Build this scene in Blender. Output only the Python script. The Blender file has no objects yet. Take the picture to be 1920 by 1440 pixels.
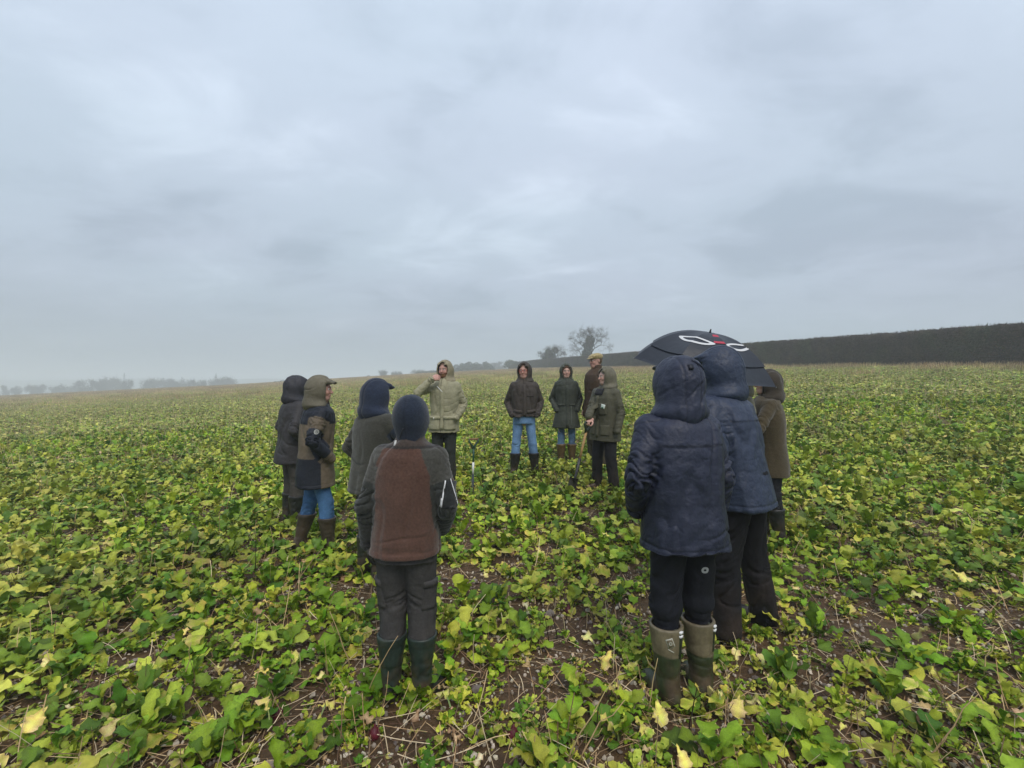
import bpy, math, random
import numpy as np
from mathutils import Vector, Matrix, Euler
R = math.radians
C = bpy.context.scene.collection
S = bpy.context.scene
random.seed(7)
rng = np.random.default_rng(7)

# ------------------------------------------------------------------ camera, sky, sun, exposure
CZ = 1.66                       # camera height
F = 850.0                       # focal length in pixels of the 1920 px wide photograph
cam_d = bpy.data.cameras.new('camera'); cam = bpy.data.objects.new('camera', cam_d); C.objects.link(cam)
cam.location = (0, 0, CZ); cam.rotation_euler = (R(90), 0, 0)
cam_d.sensor_width = 36; cam_d.lens = 36 * F / 1920; cam_d.clip_start = 0.05; cam_d.clip_end = 4000
S.camera = cam
w = bpy.data.worlds.new('World'); S.world = w; w.use_nodes = True
SUN_EL, SUN_RZ = R(52), R(200)
def build_world():
    nt = w.node_tree; N = nt.nodes; L = nt.links; N.clear()
    out = N.new('ShaderNodeOutputWorld'); bg = N.new('ShaderNodeBackground'); bg.inputs['Strength'].default_value = 0.11
    L.new(bg.outputs[0], out.inputs[0])
    sky = N.new('ShaderNodeTexSky'); sky.sky_type = 'NISHITA'; sky.sun_disc = False
    sky.sun_elevation = SUN_EL; sky.sun_rotation = SUN_RZ; sky.air_density = 1.0; sky.dust_density = 3.0
    tc = N.new('ShaderNodeTexCoord'); sp = N.new('ShaderNodeSeparateXYZ'); L.new(tc.outputs['Generated'], sp.inputs[0])
    def m(op, a, b=None, c=None):
        n = N.new('ShaderNodeMath'); n.operation = op
        for i, v in enumerate((a, b, c)):
            if v is None: continue
            if isinstance(v, (int, float)): n.inputs[i].default_value = v
            else: L.new(v, n.inputs[i])
        return n.outputs[0]
    z = m('MAXIMUM', sp.outputs[2], 0.0); zz = m('ADD', z, 0.22)
    cx = m('DIVIDE', sp.outputs[0], zz); cy = m('DIVIDE', sp.outputs[1], zz)
    cb = N.new('ShaderNodeCombineXYZ'); L.new(cx, cb.inputs[0]); L.new(cy, cb.inputs[1])
    def noise(scale, detail, rough, dist, off, rot=0.5, sc=(1, 1.5, 1)):
        mp = N.new('ShaderNodeMapping'); mp.inputs['Location'].default_value = off
        mp.inputs['Rotation'].default_value = (0, 0, rot); mp.inputs['Scale'].default_value = sc
        L.new(cb.outputs[0], mp.inputs[0])
        n = N.new('ShaderNodeTexNoise'); n.inputs['Scale'].default_value = scale; n.inputs['Detail'].default_value = detail
        n.inputs['Roughness'].default_value = rough; n.inputs['Distortion'].default_value = dist
        L.new(mp.outputs[0], n.inputs['Vector']); return n.outputs['Fac']
    n1 = noise(0.8, 5, 0.52, 0.3, (3.1, 1.7, 0)); n2 = noise(2.3, 6, 0.55, 0.5, (1.3, 7.4, 2), -0.3, (1, 1.3, 1))
    n3 = noise(0.5, 2, 0.5, 0, (9.0, 4.0, 5))
    f = m('ADD', m('MULTIPLY', n1, 0.6), m('MULTIPLY', n2, 0.4))
    rp = N.new('ShaderNodeValToRGB'); L.new(f, rp.inputs[0]); rp.color_ramp.interpolation = 'EASE'
    rp.color_ramp.elements[0].position = 0.36; rp.color_ramp.elements[0].color = (0.318, 0.378, 0.450, 1)
    rp.color_ramp.elements[1].position = 0.66; rp.color_ramp.elements[1].color = (0.490, 0.560, 0.645, 1)
    e = rp.color_ramp.elements.new(0.51); e.color = (0.395, 0.460, 0.540, 1)
    # slight lilac / teal drift over the cloud deck
    tint = N.new('ShaderNodeMix'); tint.data_type = 'RGBA'; L.new(n3, tint.inputs['Factor'])
    tint.inputs['A'].default_value = (1.06, 0.98, 1.04, 1); tint.inputs['B'].default_value = (0.94, 1.02, 1.0, 1)
    mu = N.new('ShaderNodeMix'); mu.data_type = 'RGBA'; mu.blend_type = 'MULTIPLY'; mu.inputs['Factor'].default_value = 1
    L.new(rp.outputs[0], mu.inputs['A']); L.new(tint.outputs['Result'], mu.inputs['B'])
    # overcast sky: brighter towards the zenith, misty and even near the horizon
    hz = N.new('ShaderNodeMix'); hz.data_type = 'RGBA'
    hzf = N.new('ShaderNodeMapRange'); L.new(z, hzf.inputs[0]); hzf.inputs[1].default_value = 0.0; hzf.inputs[2].default_value = 0.24
    hzf.interpolation_type = 'SMOOTHSTEP'; L.new(hzf.outputs[0], hz.inputs['Factor'])
    hz.inputs['A'].default_value = (0.345, 0.412, 0.475, 1); L.new(mu.outputs['Result'], hz.inputs['B'])
    gain = N.new('ShaderNodeMapRange'); L.new(z, gain.inputs[0]); gain.inputs[1].default_value = 0.0; gain.inputs[2].default_value = 1.0
    gain.inputs[3].default_value = 8.2; gain.inputs[4].default_value = 15.0
    sc = N.new('ShaderNodeVectorMath'); sc.operation = 'SCALE'; L.new(hz.outputs['Result'], sc.inputs[0]); L.new(gain.outputs[0], sc.inputs['Scale'])
    mx = N.new('ShaderNodeMix'); mx.data_type = 'RGBA'; mx.inputs['Factor'].default_value = 0.97
    L.new(sky.outputs[0], mx.inputs['A']); L.new(sc.outputs[0], mx.inputs['B']); L.new(mx.outputs['Result'], bg.inputs[0])
build_world()
sd = bpy.data.lights.new('sun', 'SUN'); sd.energy = 1.5; sd.angle = R(28); sd.color = (1, 0.93, 0.82)
sun = bpy.data.objects.new('sun', sd); C.objects.link(sun)
sun.rotation_euler = (R(90) - SUN_EL, 0, R(20))       # light comes over the left shoulder of the photographer
S.view_settings.view_transform = 'Standard'; S.view_settings.look = 'None'; S.view_settings.exposure = 0.32
S.view_settings.gamma = 1; S.view_settings.use_curve_mapping = False
S.render.engine = 'CYCLES'
cy_ = S.cycles; cy_.volume_bounces = 2; cy_.max_bounces = 6; cy_.diffuse_bounces = 3; cy_.glossy_bounces = 2
cy_.transmission_bounces = 3; cy_.use_denoising = True; cy_.caustics_reflective = False; cy_.caustics_refractive = False

# ------------------------------------------------------------------ numpy noise, surface nets, mesh helpers
_perm = np.random.default_rng(3).permutation(4096).astype(np.int64)
_grad = np.random.default_rng(4).normal(size=(4096, 3)); _grad /= np.linalg.norm(_grad, axis=1)[:, None]
def pn(P):
    P = np.asarray(P, float); I = np.floor(P).astype(np.int64); Fr = P - I; U = Fr * Fr * Fr * (Fr * (Fr * 6 - 15) + 10)
    out = 0
    for dx in (0, 1):
        for dy in (0, 1):
            for dz in (0, 1):
                h = _perm[(I[:, 0] + dx) & 4095]; h = _perm[(h + I[:, 1] + dy) & 4095]; h = _perm[(h + I[:, 2] + dz) & 4095]
                g = _grad[h]; d = g[:, 0] * (Fr[:, 0] - dx) + g[:, 1] * (Fr[:, 1] - dy) + g[:, 2] * (Fr[:, 2] - dz)
                wx = U[:, 0] if dx else 1 - U[:, 0]; wy = U[:, 1] if dy else 1 - U[:, 1]; wz = U[:, 2] if dz else 1 - U[:, 2]
                out = out + d * wx * wy * wz
    return out * 1.6
def pn2(x, y, z=0.0):
    x = np.asarray(x, float); s = x.shape
    return pn(np.stack([x.ravel(), np.asarray(y, float).ravel() * np.ones(x.size), np.full(x.size, z)], 1)).reshape(s)
def sstep(a, b, x):
    t = np.clip((x - a) / (b - a), 0, 1); return t * t * (3 - 2 * t)

class Field:
    """a signed distance field on a grid, turned into one closed mesh by surface nets"""
    def __init__(s, xs, ys, zs):
        s.xs, s.ys, s.zs = (np.asarray(a, np.float32) for a in (xs, ys, zs))
        s.V = np.full((len(xs), len(ys), len(zs)), 0.15, np.float32)
    def sl(s, lo, hi, pad):
        r = []
        for a, l, h in zip((s.xs, s.ys, s.zs), lo, hi):
            i = max(0, np.searchsorted(a, l - pad) - 1); j = min(len(a), np.searchsorted(a, h + pad) + 1)
            r.append(slice(i, max(i, j)))
        return tuple(r)
    def pts(s, q):
        return s.xs[q[0]][:, None, None], s.ys[q[1]][None, :, None], s.zs[q[2]][None, None, :]
    def comb(s, q, d, k, mode):
        v = s.V[q]
        if mode == 'sub': d = -d
        if mode == 'add':
            h = np.maximum(k - np.abs(v - d), 0) / k if k > 0 else 0
            s.V[q] = np.minimum(v, d) - h * h * k / 4
        else:
            h = np.maximum(k - np.abs(v - d), 0) / k if k > 0 else 0
            s.V[q] = np.maximum(v, d) + h * h * k / 4
    def cone(s, a, b, ra, rb, k=0.02, mode='add', M=None, flat=None):
        a, b = np.array(a, float), np.array(b, float)
        if M is not None: a, b = np.array(M @ Vector(a)), np.array(M @ Vector(b))
        m = max(ra, rb); q = s.sl(np.minimum(a, b) - m, np.maximum(a, b) + m, k + 0.03)
        X, Y, Z = s.pts(q); ab = b - a; L2 = max(ab @ ab, 1e-9)
        t = np.clip(((X - a[0]) * ab[0] + (Y - a[1]) * ab[1] + (Z - a[2]) * ab[2]) / L2, 0, 1)
        d = np.sqrt((X - a[0] - t * ab[0]) ** 2 + (Y - a[1] - t * ab[1]) ** 2 + (Z - a[2] - t * ab[2]) ** 2) - (ra + (rb - ra) * t)
        s.comb(q, d, k, mode)
    def ell(s, c, r, k=0.02, mode='add', M=None, rot=None):
        Mt = (M if M is not None else Matrix.Identity(4)) @ Matrix.Translation(Vector(c)) @ (rot.to_matrix().to_4x4() if rot else Matrix.Identity(4))
        cc = Mt.translation; m = max(r); q = s.sl([v - m for v in cc], [v + m for v in cc], k + 0.03)
        X, Y, Z = s.pts(q); inv = Mt.inverted()
        x = inv[0][0] * X + inv[0][1] * Y + inv[0][2] * Z + inv[0][3]
        y = inv[1][0] * X + inv[1][1] * Y + inv[1][2] * Z + inv[1][3]
        z = inv[2][0] * X + inv[2][1] * Y + inv[2][2] * Z + inv[2][3]
        k0 = np.sqrt((x / r[0]) ** 2 + (y / r[1]) ** 2 + (z / r[2]) ** 2)
        k1 = np.sqrt((x / r[0] ** 2) ** 2 + (y / r[1] ** 2) ** 2 + (z / r[2] ** 2) ** 2) + 1e-6
        s.comb(q, k0 * (k0 - 1) / k1, k, mode)
    def loft(s, T, k=0.03, mode='add', p=2.4, grow=0.0):
        """T rows: z, cx, cy, half width, half depth"""
        T = np.array(sorted(T), float); zmin, zmax = T[0, 0], T[-1, 0]
        q = s.sl([(T[:, 1] - T[:, 3]).min(), (T[:, 2] - T[:, 4]).min(), zmin], [(T[:, 1] + T[:, 3]).max(), (T[:, 2] + T[:, 4]).max(), zmax], k + 0.04)
        X, Y, Z = s.pts(q); z = np.clip(Z, zmin, zmax)
        g = [np.interp(z, T[:, 0], T[:, i]) for i in (1, 2, 3, 4)]
        ax, ay = g[2] + grow, g[3] + grow
        d = ((np.abs(X - g[0]) / ax) ** p + (np.abs(Y - g[1]) / ay) ** p) ** (1 / p) - 1
        d = d * np.minimum(ax, ay); d = np.maximum(d, np.maximum(Z - zmax, zmin - Z))
        s.comb(q, d, k, mode)
    def cut(s, c, n, k=0.004):
        n = np.array(n, float); n /= np.linalg.norm(n); X, Y, Z = s.pts((slice(None),) * 3)
        s.comb((slice(None),) * 3, ((X - c[0]) * n[0] + (Y - c[1]) * n[1] + (Z - c[2]) * n[2]).astype(np.float32), k, 'max')
    def mesh(s, name):
        V = s.V.copy(); V[[0, -1]] = 0.1; V[:, [0, -1]] = 0.1; V[:, :, [0, -1]] = 0.1
        ins = V < 0; n = tuple(a - 1 for a in V.shape)
        cnt = np.zeros(n, np.int8); cor = [(i, j, k) for i in (0, 1) for j in (0, 1) for k in (0, 1)]
        for (i, j, k) in cor: cnt += ins[i:i + n[0], j:j + n[1], k:k + n[2]]
        act = (cnt > 0) & (cnt < 8); idx = np.argwhere(act)
        vid = np.full(n, -1, np.int64); vid[act] = np.arange(len(idx))
        ax = (s.xs, s.ys, s.zs); P = np.zeros((len(idx), 3)); W = np.zeros(len(idx))
        for a in cor:
            for d in range(3):
                if a[d]: continue
                b = list(a); b[d] = 1
                ia = idx + a; ib = idx + b; va = V[tuple(ia.T)]; vb = V[tuple(ib.T)]
                m = (va < 0) != (vb < 0); t = np.where(m, va / np.where(m, va - vb, 1), 0)
                for e in range(3):
                    pa = ax[e][ia[:, e]]; pb = ax[e][ib[:, e]]; P[:, e] += np.where(m, pa + (pb - pa) * t, 0)
                W += m
        P /= W[:, None]; Q = []
        for d in range(3):
            e, f = [x for x in range(3) if x != d]
            sa = [slice(1, -1)] * 3; sb = [slice(1, -1)] * 3
            sa[d] = slice(0, -1); sb[d] = slice(1, None)
            A = ins[tuple(sa)]; B = ins[tuple(sb)]; g = np.argwhere(A != B); fl = A[tuple(g.T)]
            off = np.ones(3, int); off[d] = 0; g = g + off
            def cell(o1, o2):
                h = g.copy(); h[:, e] += o1; h[:, f] += o2; return vid[tuple(h.T)]
            q = np.stack([cell(-1, -1), cell(0, -1), cell(0, 0), cell(-1, 0)], 1)
            if d == 1: q = q[:, ::-1]
            q = np.where(fl[:, None], q, q[:, ::-1]); Q.append(q)
        return P, np.concatenate(Q)

def make_mesh(name, P, Q, mat=None, col=None, smooth=True, mats=None, midx=None):
    me = bpy.data.meshes.new(name); P = np.asarray(P, np.float32); Q = np.asarray(Q, np.int32)
    me.vertices.add(len(P)); me.vertices.foreach_set('co', P.ravel())
    k = Q.shape[1]; me.loops.add(Q.size); me.loops.foreach_set('vertex_index', Q.ravel())
    me.polygons.add(len(Q)); me.polygons.foreach_set('loop_start', np.arange(0, Q.size, k, dtype=np.int32))
    me.polygons.foreach_set('loop_total', np.full(len(Q), k, np.int32))
    me.polygons.foreach_set('use_smooth', np.full(len(Q), smooth))
    if col is not None:
        a = me.color_attributes.new('col', 'FLOAT_COLOR', 'POINT')
        c = np.ones((len(P), 4), np.float32); c[:, :3] = col; a.data.foreach_set('color', c.ravel())
    for m_ in (mats or ([mat] if mat else [])): me.materials.append(m_)
    if midx is not None: me.polygons.foreach_set('material_index', np.asarray(midx, np.int32))
    me.update(calc_edges=True); me.validate(); return me
def link(name, me, parent=None, kind=None):
    o = bpy.data.objects.new(name, me); C.objects.link(o)
    if parent: o.parent = parent
    if kind: o['kind'] = kind
    return o
def normals(P, Q):
    n = np.zeros_like(P); a, b, c, d = (P[Q[:, i]] for i in range(4)); f = np.cross(c - a, d - b)
    for i in range(4): np.add.at(n, Q[:, i], f)
    return n / (np.linalg.norm(n, axis=1)[:, None] + 1e-9)
def tag(o, label, cat, group=None):
    o['label'] = label; o['category'] = cat
    if group: o['group'] = group
    return o
def empty(name, loc=(0, 0, 0), rz=0.0):
    o = bpy.data.objects.new(name, None); C.objects.link(o); o.location = loc; o.rotation_euler = (0, 0, rz); o.empty_display_size = 0.2; return o

class Tris:
    """collects small pieces (vertices, faces, colour) into one mesh"""
    def __init__(s): s.P, s.Q, s.Cc, s.n = [], [], [], 0
    def add(s, P, Q, col):
        P = np.asarray(P, float); Q = np.asarray(Q, int)
        if Q.shape[1] == 4: Q = np.concatenate([Q[:, [0, 1, 2]], Q[:, [0, 2, 3]]])
        s.P.append(P); s.Q.append(Q + s.n); s.n += len(P)
        s.Cc.append(np.broadcast_to(np.asarray(col, float), (len(P), 3)))
    def mesh(s, name, mat, smooth=True):
        return make_mesh(name, np.concatenate(s.P), np.concatenate(s.Q), mat, np.concatenate(s.Cc), smooth)
def tube(pts, rad, sides=5, cap=True):
    pts = [Vector(p) for p in pts]; n = len(pts); P = []; Q = []
    rad = rad if hasattr(rad, '__len__') else [rad] * n
    up = Vector((0, 0, 1)); prev = None
    for i, p in enumerate(pts):
        t = (pts[min(i + 1, n - 1)] - pts[max(i - 1, 0)]).normalized()
        if prev is None:
            a = t.cross(up); a = a.normalized() if a.length > 1e-3 else Vector((1, 0, 0))
        else:
            a = (prev - t * prev.dot(t)).normalized()
        prev = a; b = t.cross(a)
        for k in range(sides):
            an = 2 * math.pi * k / sides; P.append(p + (a * math.cos(an) + b * math.sin(an)) * rad[i])
    for i in range(n - 1):
        for k in range(sides):
            k2 = (k + 1) % sides; Q.append((i * sides + k, i * sides + k2, (i + 1) * sides + k2, (i + 1) * sides + k))
    if cap:
        for e, ring in ((0, 0), (1, (n - 1) * sides)):
            P.append(pts[-1 if e else 0]); c = len(P) - 1
            for k in range(sides):
                k2 = (k + 1) % sides; Q.append((ring + k, ring + k2, c, c) if e else (ring + k2, ring + k, c, c))
    return [tuple(p) for p in P], Q
def tube_tris(pts, rad, sides=5, cap=True):
    P, Q = tube(pts, rad, sides, cap); T = []
    for q in Q:
        T.append(q[:3])
        if q[2] != q[3]: T.append((q[0], q[2], q[3]))
    return np.array(P), np.array(T)

# ------------------------------------------------------------------ materials
def mat_col(name, rough=0.6, spec=0.4, sheen=0.0, bump=(), rand=0.0, var=(), transl=0.0, coat=0.0, drift=False, tint=None, metallic=0.0):
    """surface whose base colour is the 'col' attribute (or a fixed tint) broken up by noise"""
    m = bpy.data.materials.new(name); m.use_nodes = True; nt = m.node_tree; N = nt.nodes; L = nt.links; N.clear()
    out = N.new('ShaderNodeOutputMaterial'); bs = N.new('ShaderNodeBsdfPrincipled')
    bs.inputs['Roughness'].default_value = rough; bs.inputs['Specular IOR Level'].default_value = spec
    bs.inputs['Sheen Weight'].default_value = sheen; bs.inputs['Coat Weight'].default_value = coat
    bs.inputs['Metallic'].default_value = metallic
    if tint is None:
        a = N.new('ShaderNodeAttribute'); a.attribute_name = 'col'; c = a.outputs['Color']
    else:
        a = N.new('ShaderNodeRGB'); a.outputs[0].default_value = (*tint, 1); c = a.outputs[0]
    tc = N.new('ShaderNodeTexCoord')
    for (scale, lo, hi, space) in var:
        n = N.new('ShaderNodeTexNoise'); n.inputs['Scale'].default_value = scale; n.inputs['Detail'].default_value = 4
        if space == 'world':
            g = N.new('ShaderNodeNewGeometry'); L.new(g.outputs['Position'], n.inputs['Vector'])
        else: L.new(tc.outputs['Object'], n.inputs['Vector'])
        mr = N.new('ShaderNodeMapRange'); mr.inputs[1].default_value = 0.3; mr.inputs[2].default_value = 0.7
        mr.inputs[3].default_value = lo; mr.inputs[4].default_value = hi; L.new(n.outputs['Fac'], mr.inputs[0])
        v = N.new('ShaderNodeVectorMath'); v.operation = 'SCALE'; L.new(c, v.inputs[0]); L.new(mr.outputs[0], v.inputs['Scale']); c = v.outputs[0]
    if rand:
        oi = N.new('ShaderNodeObjectInfo'); mr = N.new('ShaderNodeMapRange'); mr.inputs[3].default_value = 1 - rand; mr.inputs[4].default_value = 1 + rand
        L.new(oi.outputs['Random'], mr.inputs[0]); v = N.new('ShaderNodeVectorMath'); v.operation = 'SCALE'
        L.new(c, v.inputs[0]); L.new(mr.outputs[0], v.inputs['Scale'])
        hs = N.new('ShaderNodeHueSaturation'); m2 = N.new('ShaderNodeMath'); m2.operation = 'MULTIPLY'; m2.inputs[1].default_value = 7.31
        L.new(oi.outputs['Random'], m2.inputs[0]); m3 = N.new('ShaderNodeMath'); m3.operation = 'FRACT'; L.new(m2.outputs[0], m3.inputs[0])
        m4 = N.new('ShaderNodeMapRange'); m4.inputs[3].default_value = 0.48; m4.inputs[4].default_value = 0.52; L.new(m3.outputs[0], m4.inputs[0])
        L.new(m4.outputs[0], hs.inputs['Hue']); L.new(v.outputs[0], hs.inputs['Color']); c = hs.outputs[0]
    if drift:        # parts of the field are yellower and drier than others
        g = N.new('ShaderNodeNewGeometry'); n = N.new('ShaderNodeTexNoise'); n.inputs['Scale'].default_value = 0.11; n.inputs['Detail'].default_value = 6; n.inputs['Roughness'].default_value = 0.7
        L.new(g.outputs['Position'], n.inputs['Vector']); mr = N.new('ShaderNodeMapRange'); mr.inputs[1].default_value = 0.42; mr.inputs[2].default_value = 0.68; mr.inputs[3].default_value = 0; mr.inputs[4].default_value = 0.42
        L.new(n.outputs['Fac'], mr.inputs[0]); bwn = N.new('ShaderNodeRGBToBW'); L.new(c, bwn.inputs[0]); dv = N.new('ShaderNodeVectorMath'); dv.operation = 'SCALE'; dv.inputs[0].default_value = (1.45, 1.12, 0.50); L.new(bwn.outputs[0], dv.inputs['Scale'])
        mx = N.new('ShaderNodeMix'); mx.data_type = 'RGBA'; L.new(mr.outputs[0], mx.inputs['Factor']); L.new(c, mx.inputs['A']); L.new(dv.outputs[0], mx.inputs['B']); c = mx.outputs['Result']
    L.new(c, bs.inputs['Base Color']); last = None
    for (scale, strength, dist, kind) in bump:
        n = N.new('ShaderNodeTexNoise'); n.inputs['Scale'].default_value = scale; n.inputs['Detail'].default_value = 5
        L.new(tc.outputs['Object'], n.inputs['Vector'])
        b = N.new('ShaderNodeBump'); b.inputs['Strength'].default_value = strength; b.inputs['Distance'].default_value = dist
        L.new(n.outputs['Fac'], b.inputs['Height'])
        if last: L.new(last, b.inputs['Normal'])
        last = b.outputs[0]
    if last: L.new(last, bs.inputs['Normal'])
    if transl:
        tr = N.new('ShaderNodeBsdfTranslucent'); L.new(c, tr.inputs['Color']); mx = N.new('ShaderNodeMixShader'); mx.inputs[0].default_value = transl
        L.new(bs.outputs[0], mx.inputs[1]); L.new(tr.outputs[0], mx.inputs[2]); L.new(mx.outputs[0], out.inputs[0])
    else: L.new(bs.outputs[0], out.inputs[0])
    return m
M_leaf = mat_col('leaf', rough=0.45, spec=0.24, rand=0.34, drift=True, var=[(0.35, 0.75, 1.2, 'world'), (38, 0.8, 1.15, 'obj')], bump=[(60, 0.35, 0.01, 0)], transl=0.17)
M_straw = mat_col('straw', rough=0.7, spec=0.2, rand=0.25, var=[(0.6, 0.75, 1.2, 'world')])
M_bark = mat_col('bark', rough=0.9, spec=0.1, var=[(3, 0.7, 1.25, 'obj')])
M_twig = mat_col('twigs', rough=0.9, spec=0.1, var=[(0.5, 0.7, 1.3, 'world')])
M_stone = mat_col('flint', rough=0.5, spec=0.4, rand=0.25, var=[(30, 0.6, 1.15, 'obj')], bump=[(40, 0.5, 0.01, 0)])
M_shell = mat_col('waxed_fabric', rough=0.6, spec=0.22, var=[(5, 0.82, 1.2, 'obj'), (45, 0.9, 1.12, 'obj')], bump=[(16, 0.5, 0.02, 0), (120, 0.25, 0.004, 0)])
M_fleece = mat_col('fleece', rough=0.95, spec=0.12, sheen=0.25, var=[(6, 0.85, 1.15, 'obj'), (90, 0.8, 1.2, 'obj')], bump=[(12, 0.3, 0.02, 0), (260, 0.5, 0.004, 0)])
M_nylon = mat_col('wet_nylon', rough=0.5, spec=0.3, var=[(4, 0.85, 1.2, 'obj'), (60, 0.88, 1.15, 'obj')], bump=[(11, 0.6, 0.03, 0), (30, 0.3, 0.010, 0), (240, 0.08, 0.002, 0)])
M_trouser = mat_col('trouser_cloth', rough=0.8, spec=0.2, var=[(7, 0.8, 1.2, 'obj'), (80, 0.85, 1.15, 'obj')], bump=[(15, 0.5, 0.02, 0), (200, 0.3, 0.003, 0)])
M_rubber = mat_col('boot_rubber', rough=0.42, spec=0.4, var=[(9, 0.6, 1.35, 'obj'), (70, 0.85, 1.2, 'obj')], bump=[(30, 0.3, 0.01, 0)])
M_skin = mat_col('skin', rough=0.5, spec=0.35, var=[(25, 0.9, 1.08, 'obj')])
M_plain = mat_col('plain', rough=0.55, spec=0.35)
M_wood = mat_col('worn_wood', rough=0.6, spec=0.25, var=[(14, 0.7, 1.2, 'obj')])
M_metal = mat_col('dull_metal', rough=0.5, spec=0.4, metallic=0.5, var=[(20, 0.6, 1.3, 'obj')])

# ------------------------------------------------------------------ terrain
EU = np.array([-1.6, -1.13, -0.6, -0.19, 0.05, 0.25, 0.5, 1.13, 1.6]); EE = np.array([-0.034, -0.0275, -0.002, 0.0225, 0.034, 0.0365, 0.0385, 0.0405, 0.041])
def edge_dist(u):
    px = 960 + F * u
    return 1.0 / np.maximum((px - 765) * 2.80e-5, 1 / 170.0)
def ground(x, y):
    x = np.asarray(x, float); y = np.asarray(y, float); yy = np.maximum(y, 1.0); u = np.clip(x / yy, -1.5, 1.5)
    D = edge_dist(u); e = np.interp(u, EU, EE); ep = e + CZ / D
    t = np.maximum(y, 0)
    ze = CZ + e * D
    shp = 1 - np.exp(-t / 7.0); shD = 1 - np.exp(-D / 7.0)
    z = ep / shD * t * shp
    over = np.maximum(y - D, 0)
    left = sstep(0.12, -0.05, u)
    zo = ze + over * np.where(u > 0, 0.01, 0) * (1 - left) - left * (34 * (1 - np.exp(-over * 0.05 / 34)))
    z = np.where(y > D, zo, z)
    z = z + 0.02 * pn2(x * 0.9, y * 0.9, 3.3) * np.clip(t / 3, 0.3, 1) * (y < 60)
    z = z + np.exp(-((x / 7) ** 2 + ((y - 4) / 7) ** 2)) * 0.016 * pn2(x * 3.2, y * 3.2)
    return z
def ground1(x, y): return float(ground(np.array([x]), np.array([y]))[0])
def at(px, Y): return (px - 960) / F * Y
def solve_feet(px, py):
    """depth at which the ground shows at photograph pixel (px, py)"""
    lo, hi = 1.0, 30.0
    u = (px - 960) / F
    for _ in range(50):
        mid = (lo + hi) / 2; z = ground1(u * mid, mid)
        row = 720 + (CZ - z) / mid * F
        if row > py: lo = mid
        else: hi = mid
    return lo

def soil_material():
    m = bpy.data.materials.new('wet_soil'); m.use_nodes = True; nt = m.node_tree; N = nt.nodes; L = nt.links; N.clear()
    out = N.new('ShaderNodeOutputMaterial'); bs = N.new('ShaderNodeBsdfPrincipled'); L.new(bs.outputs[0], out.inputs[0])
    g = N.new('ShaderNodeNewGeometry'); a = N.new('ShaderNodeAttribute'); a.attribute_name = 'col'
    def noise(s, d=6):
        n = N.new('ShaderNodeTexNoise'); n.inputs['Scale'].default_value = s; n.inputs['Detail'].default_value = d; n.inputs['Roughness'].default_value = 0.62
        L.new(g.outputs['Position'], n.inputs['Vector']); return n.outputs['Fac']
    def mr(f, lo, hi, a_=0.3, b_=0.7):
        n = N.new('ShaderNodeMapRange'); n.inputs[1].default_value = a_; n.inputs[2].default_value = b_; n.inputs[3].default_value = lo; n.inputs[4].default_value = hi; L.new(f, n.inputs[0]); return n.outputs[0]
    def scale(c, f):
        v = N.new('ShaderNodeVectorMath'); v.operation = 'SCALE'; L.new(c, v.inputs[0]); L.new(f, v.inputs['Scale']); return v.outputs[0]
    c = scale(a.outputs['Color'], mr(noise(2.2), 0.7, 1.35)); c = scale(c, mr(noise(34), 0.6, 1.45)); c = scale(c, mr(noise(0.09, 3), 0.85, 1.15))
    # scattered pale crumbs of straw and chalk in the soil
    vo = N.new('ShaderNodeTexVoronoi'); vo.inputs['Scale'].default_value = 26; L.new(g.outputs['Position'], vo.inputs['Vector'])
    mx = N.new('ShaderNodeMix'); mx.data_type = 'RGBA'; L.new(mr(vo.outputs['Distance'], 0.75, 0.0, 0.10, 0.2), mx.inputs['Factor'])
    L.new(c, mx.inputs['A']); mx.inputs['B'].default_value = (0.34, 0.27, 0.18, 1); L.new(mx.outputs['Result'], bs.inputs['Base Color'])
    L.new(mr(noise(5), 0.35, 0.85), bs.inputs['Roughness']); bs.inputs['Specular IOR Level'].default_value = 0.25
    b = N.new('ShaderNodeBump'); b.inputs['Strength'].default_value = 0.8; b.inputs['Distance'].default_value = 0.03; L.new(noise(22, 8), b.inputs['Height']); L.new(b.outputs[0], bs.inputs['Normal'])
    return m
def build_ground():
    n = 330; t = np.linspace(-1, 1, n)
    xs = np.sinh(t * 6.6) / math.sinh(6.6) * 1000
    s = np.linspace(0, 1, 360); ys = np.sinh(s * 6.4) / math.sinh(6.4) * 950 - 6 * (1 - s) ** 3
    # keep vertices dense between 1.5 and 12 m and along the field edge
    X, Y = np.meshgrid(xs, ys, indexing='ij'); Z = ground(X, Y)
    near = np.exp(-((X / 7) ** 2 + ((Y - 4) / 7) ** 2))
    Z = Z + near * 0.007 * pn2(X * 9, Y * 9)
    P = np.stack([X.ravel(), Y.ravel(), Z.ravel()], 1)
    i, j = np.meshgrid(np.arange(n - 1), np.arange(len(ys) - 1), indexing='ij'); a = (i * len(ys) + j).ravel()
    Q = np.stack([a, a + len(ys), a + len(ys) + 1, a + 1], 1)
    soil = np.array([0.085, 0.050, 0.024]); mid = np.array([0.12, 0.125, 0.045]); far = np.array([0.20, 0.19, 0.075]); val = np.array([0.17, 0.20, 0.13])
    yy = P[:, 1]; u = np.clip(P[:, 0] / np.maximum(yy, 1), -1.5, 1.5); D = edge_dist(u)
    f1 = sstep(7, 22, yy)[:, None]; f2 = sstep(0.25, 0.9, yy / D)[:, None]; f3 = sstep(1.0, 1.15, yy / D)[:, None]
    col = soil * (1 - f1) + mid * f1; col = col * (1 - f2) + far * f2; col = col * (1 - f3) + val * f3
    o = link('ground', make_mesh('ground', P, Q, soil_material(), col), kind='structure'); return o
build_ground()

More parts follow.
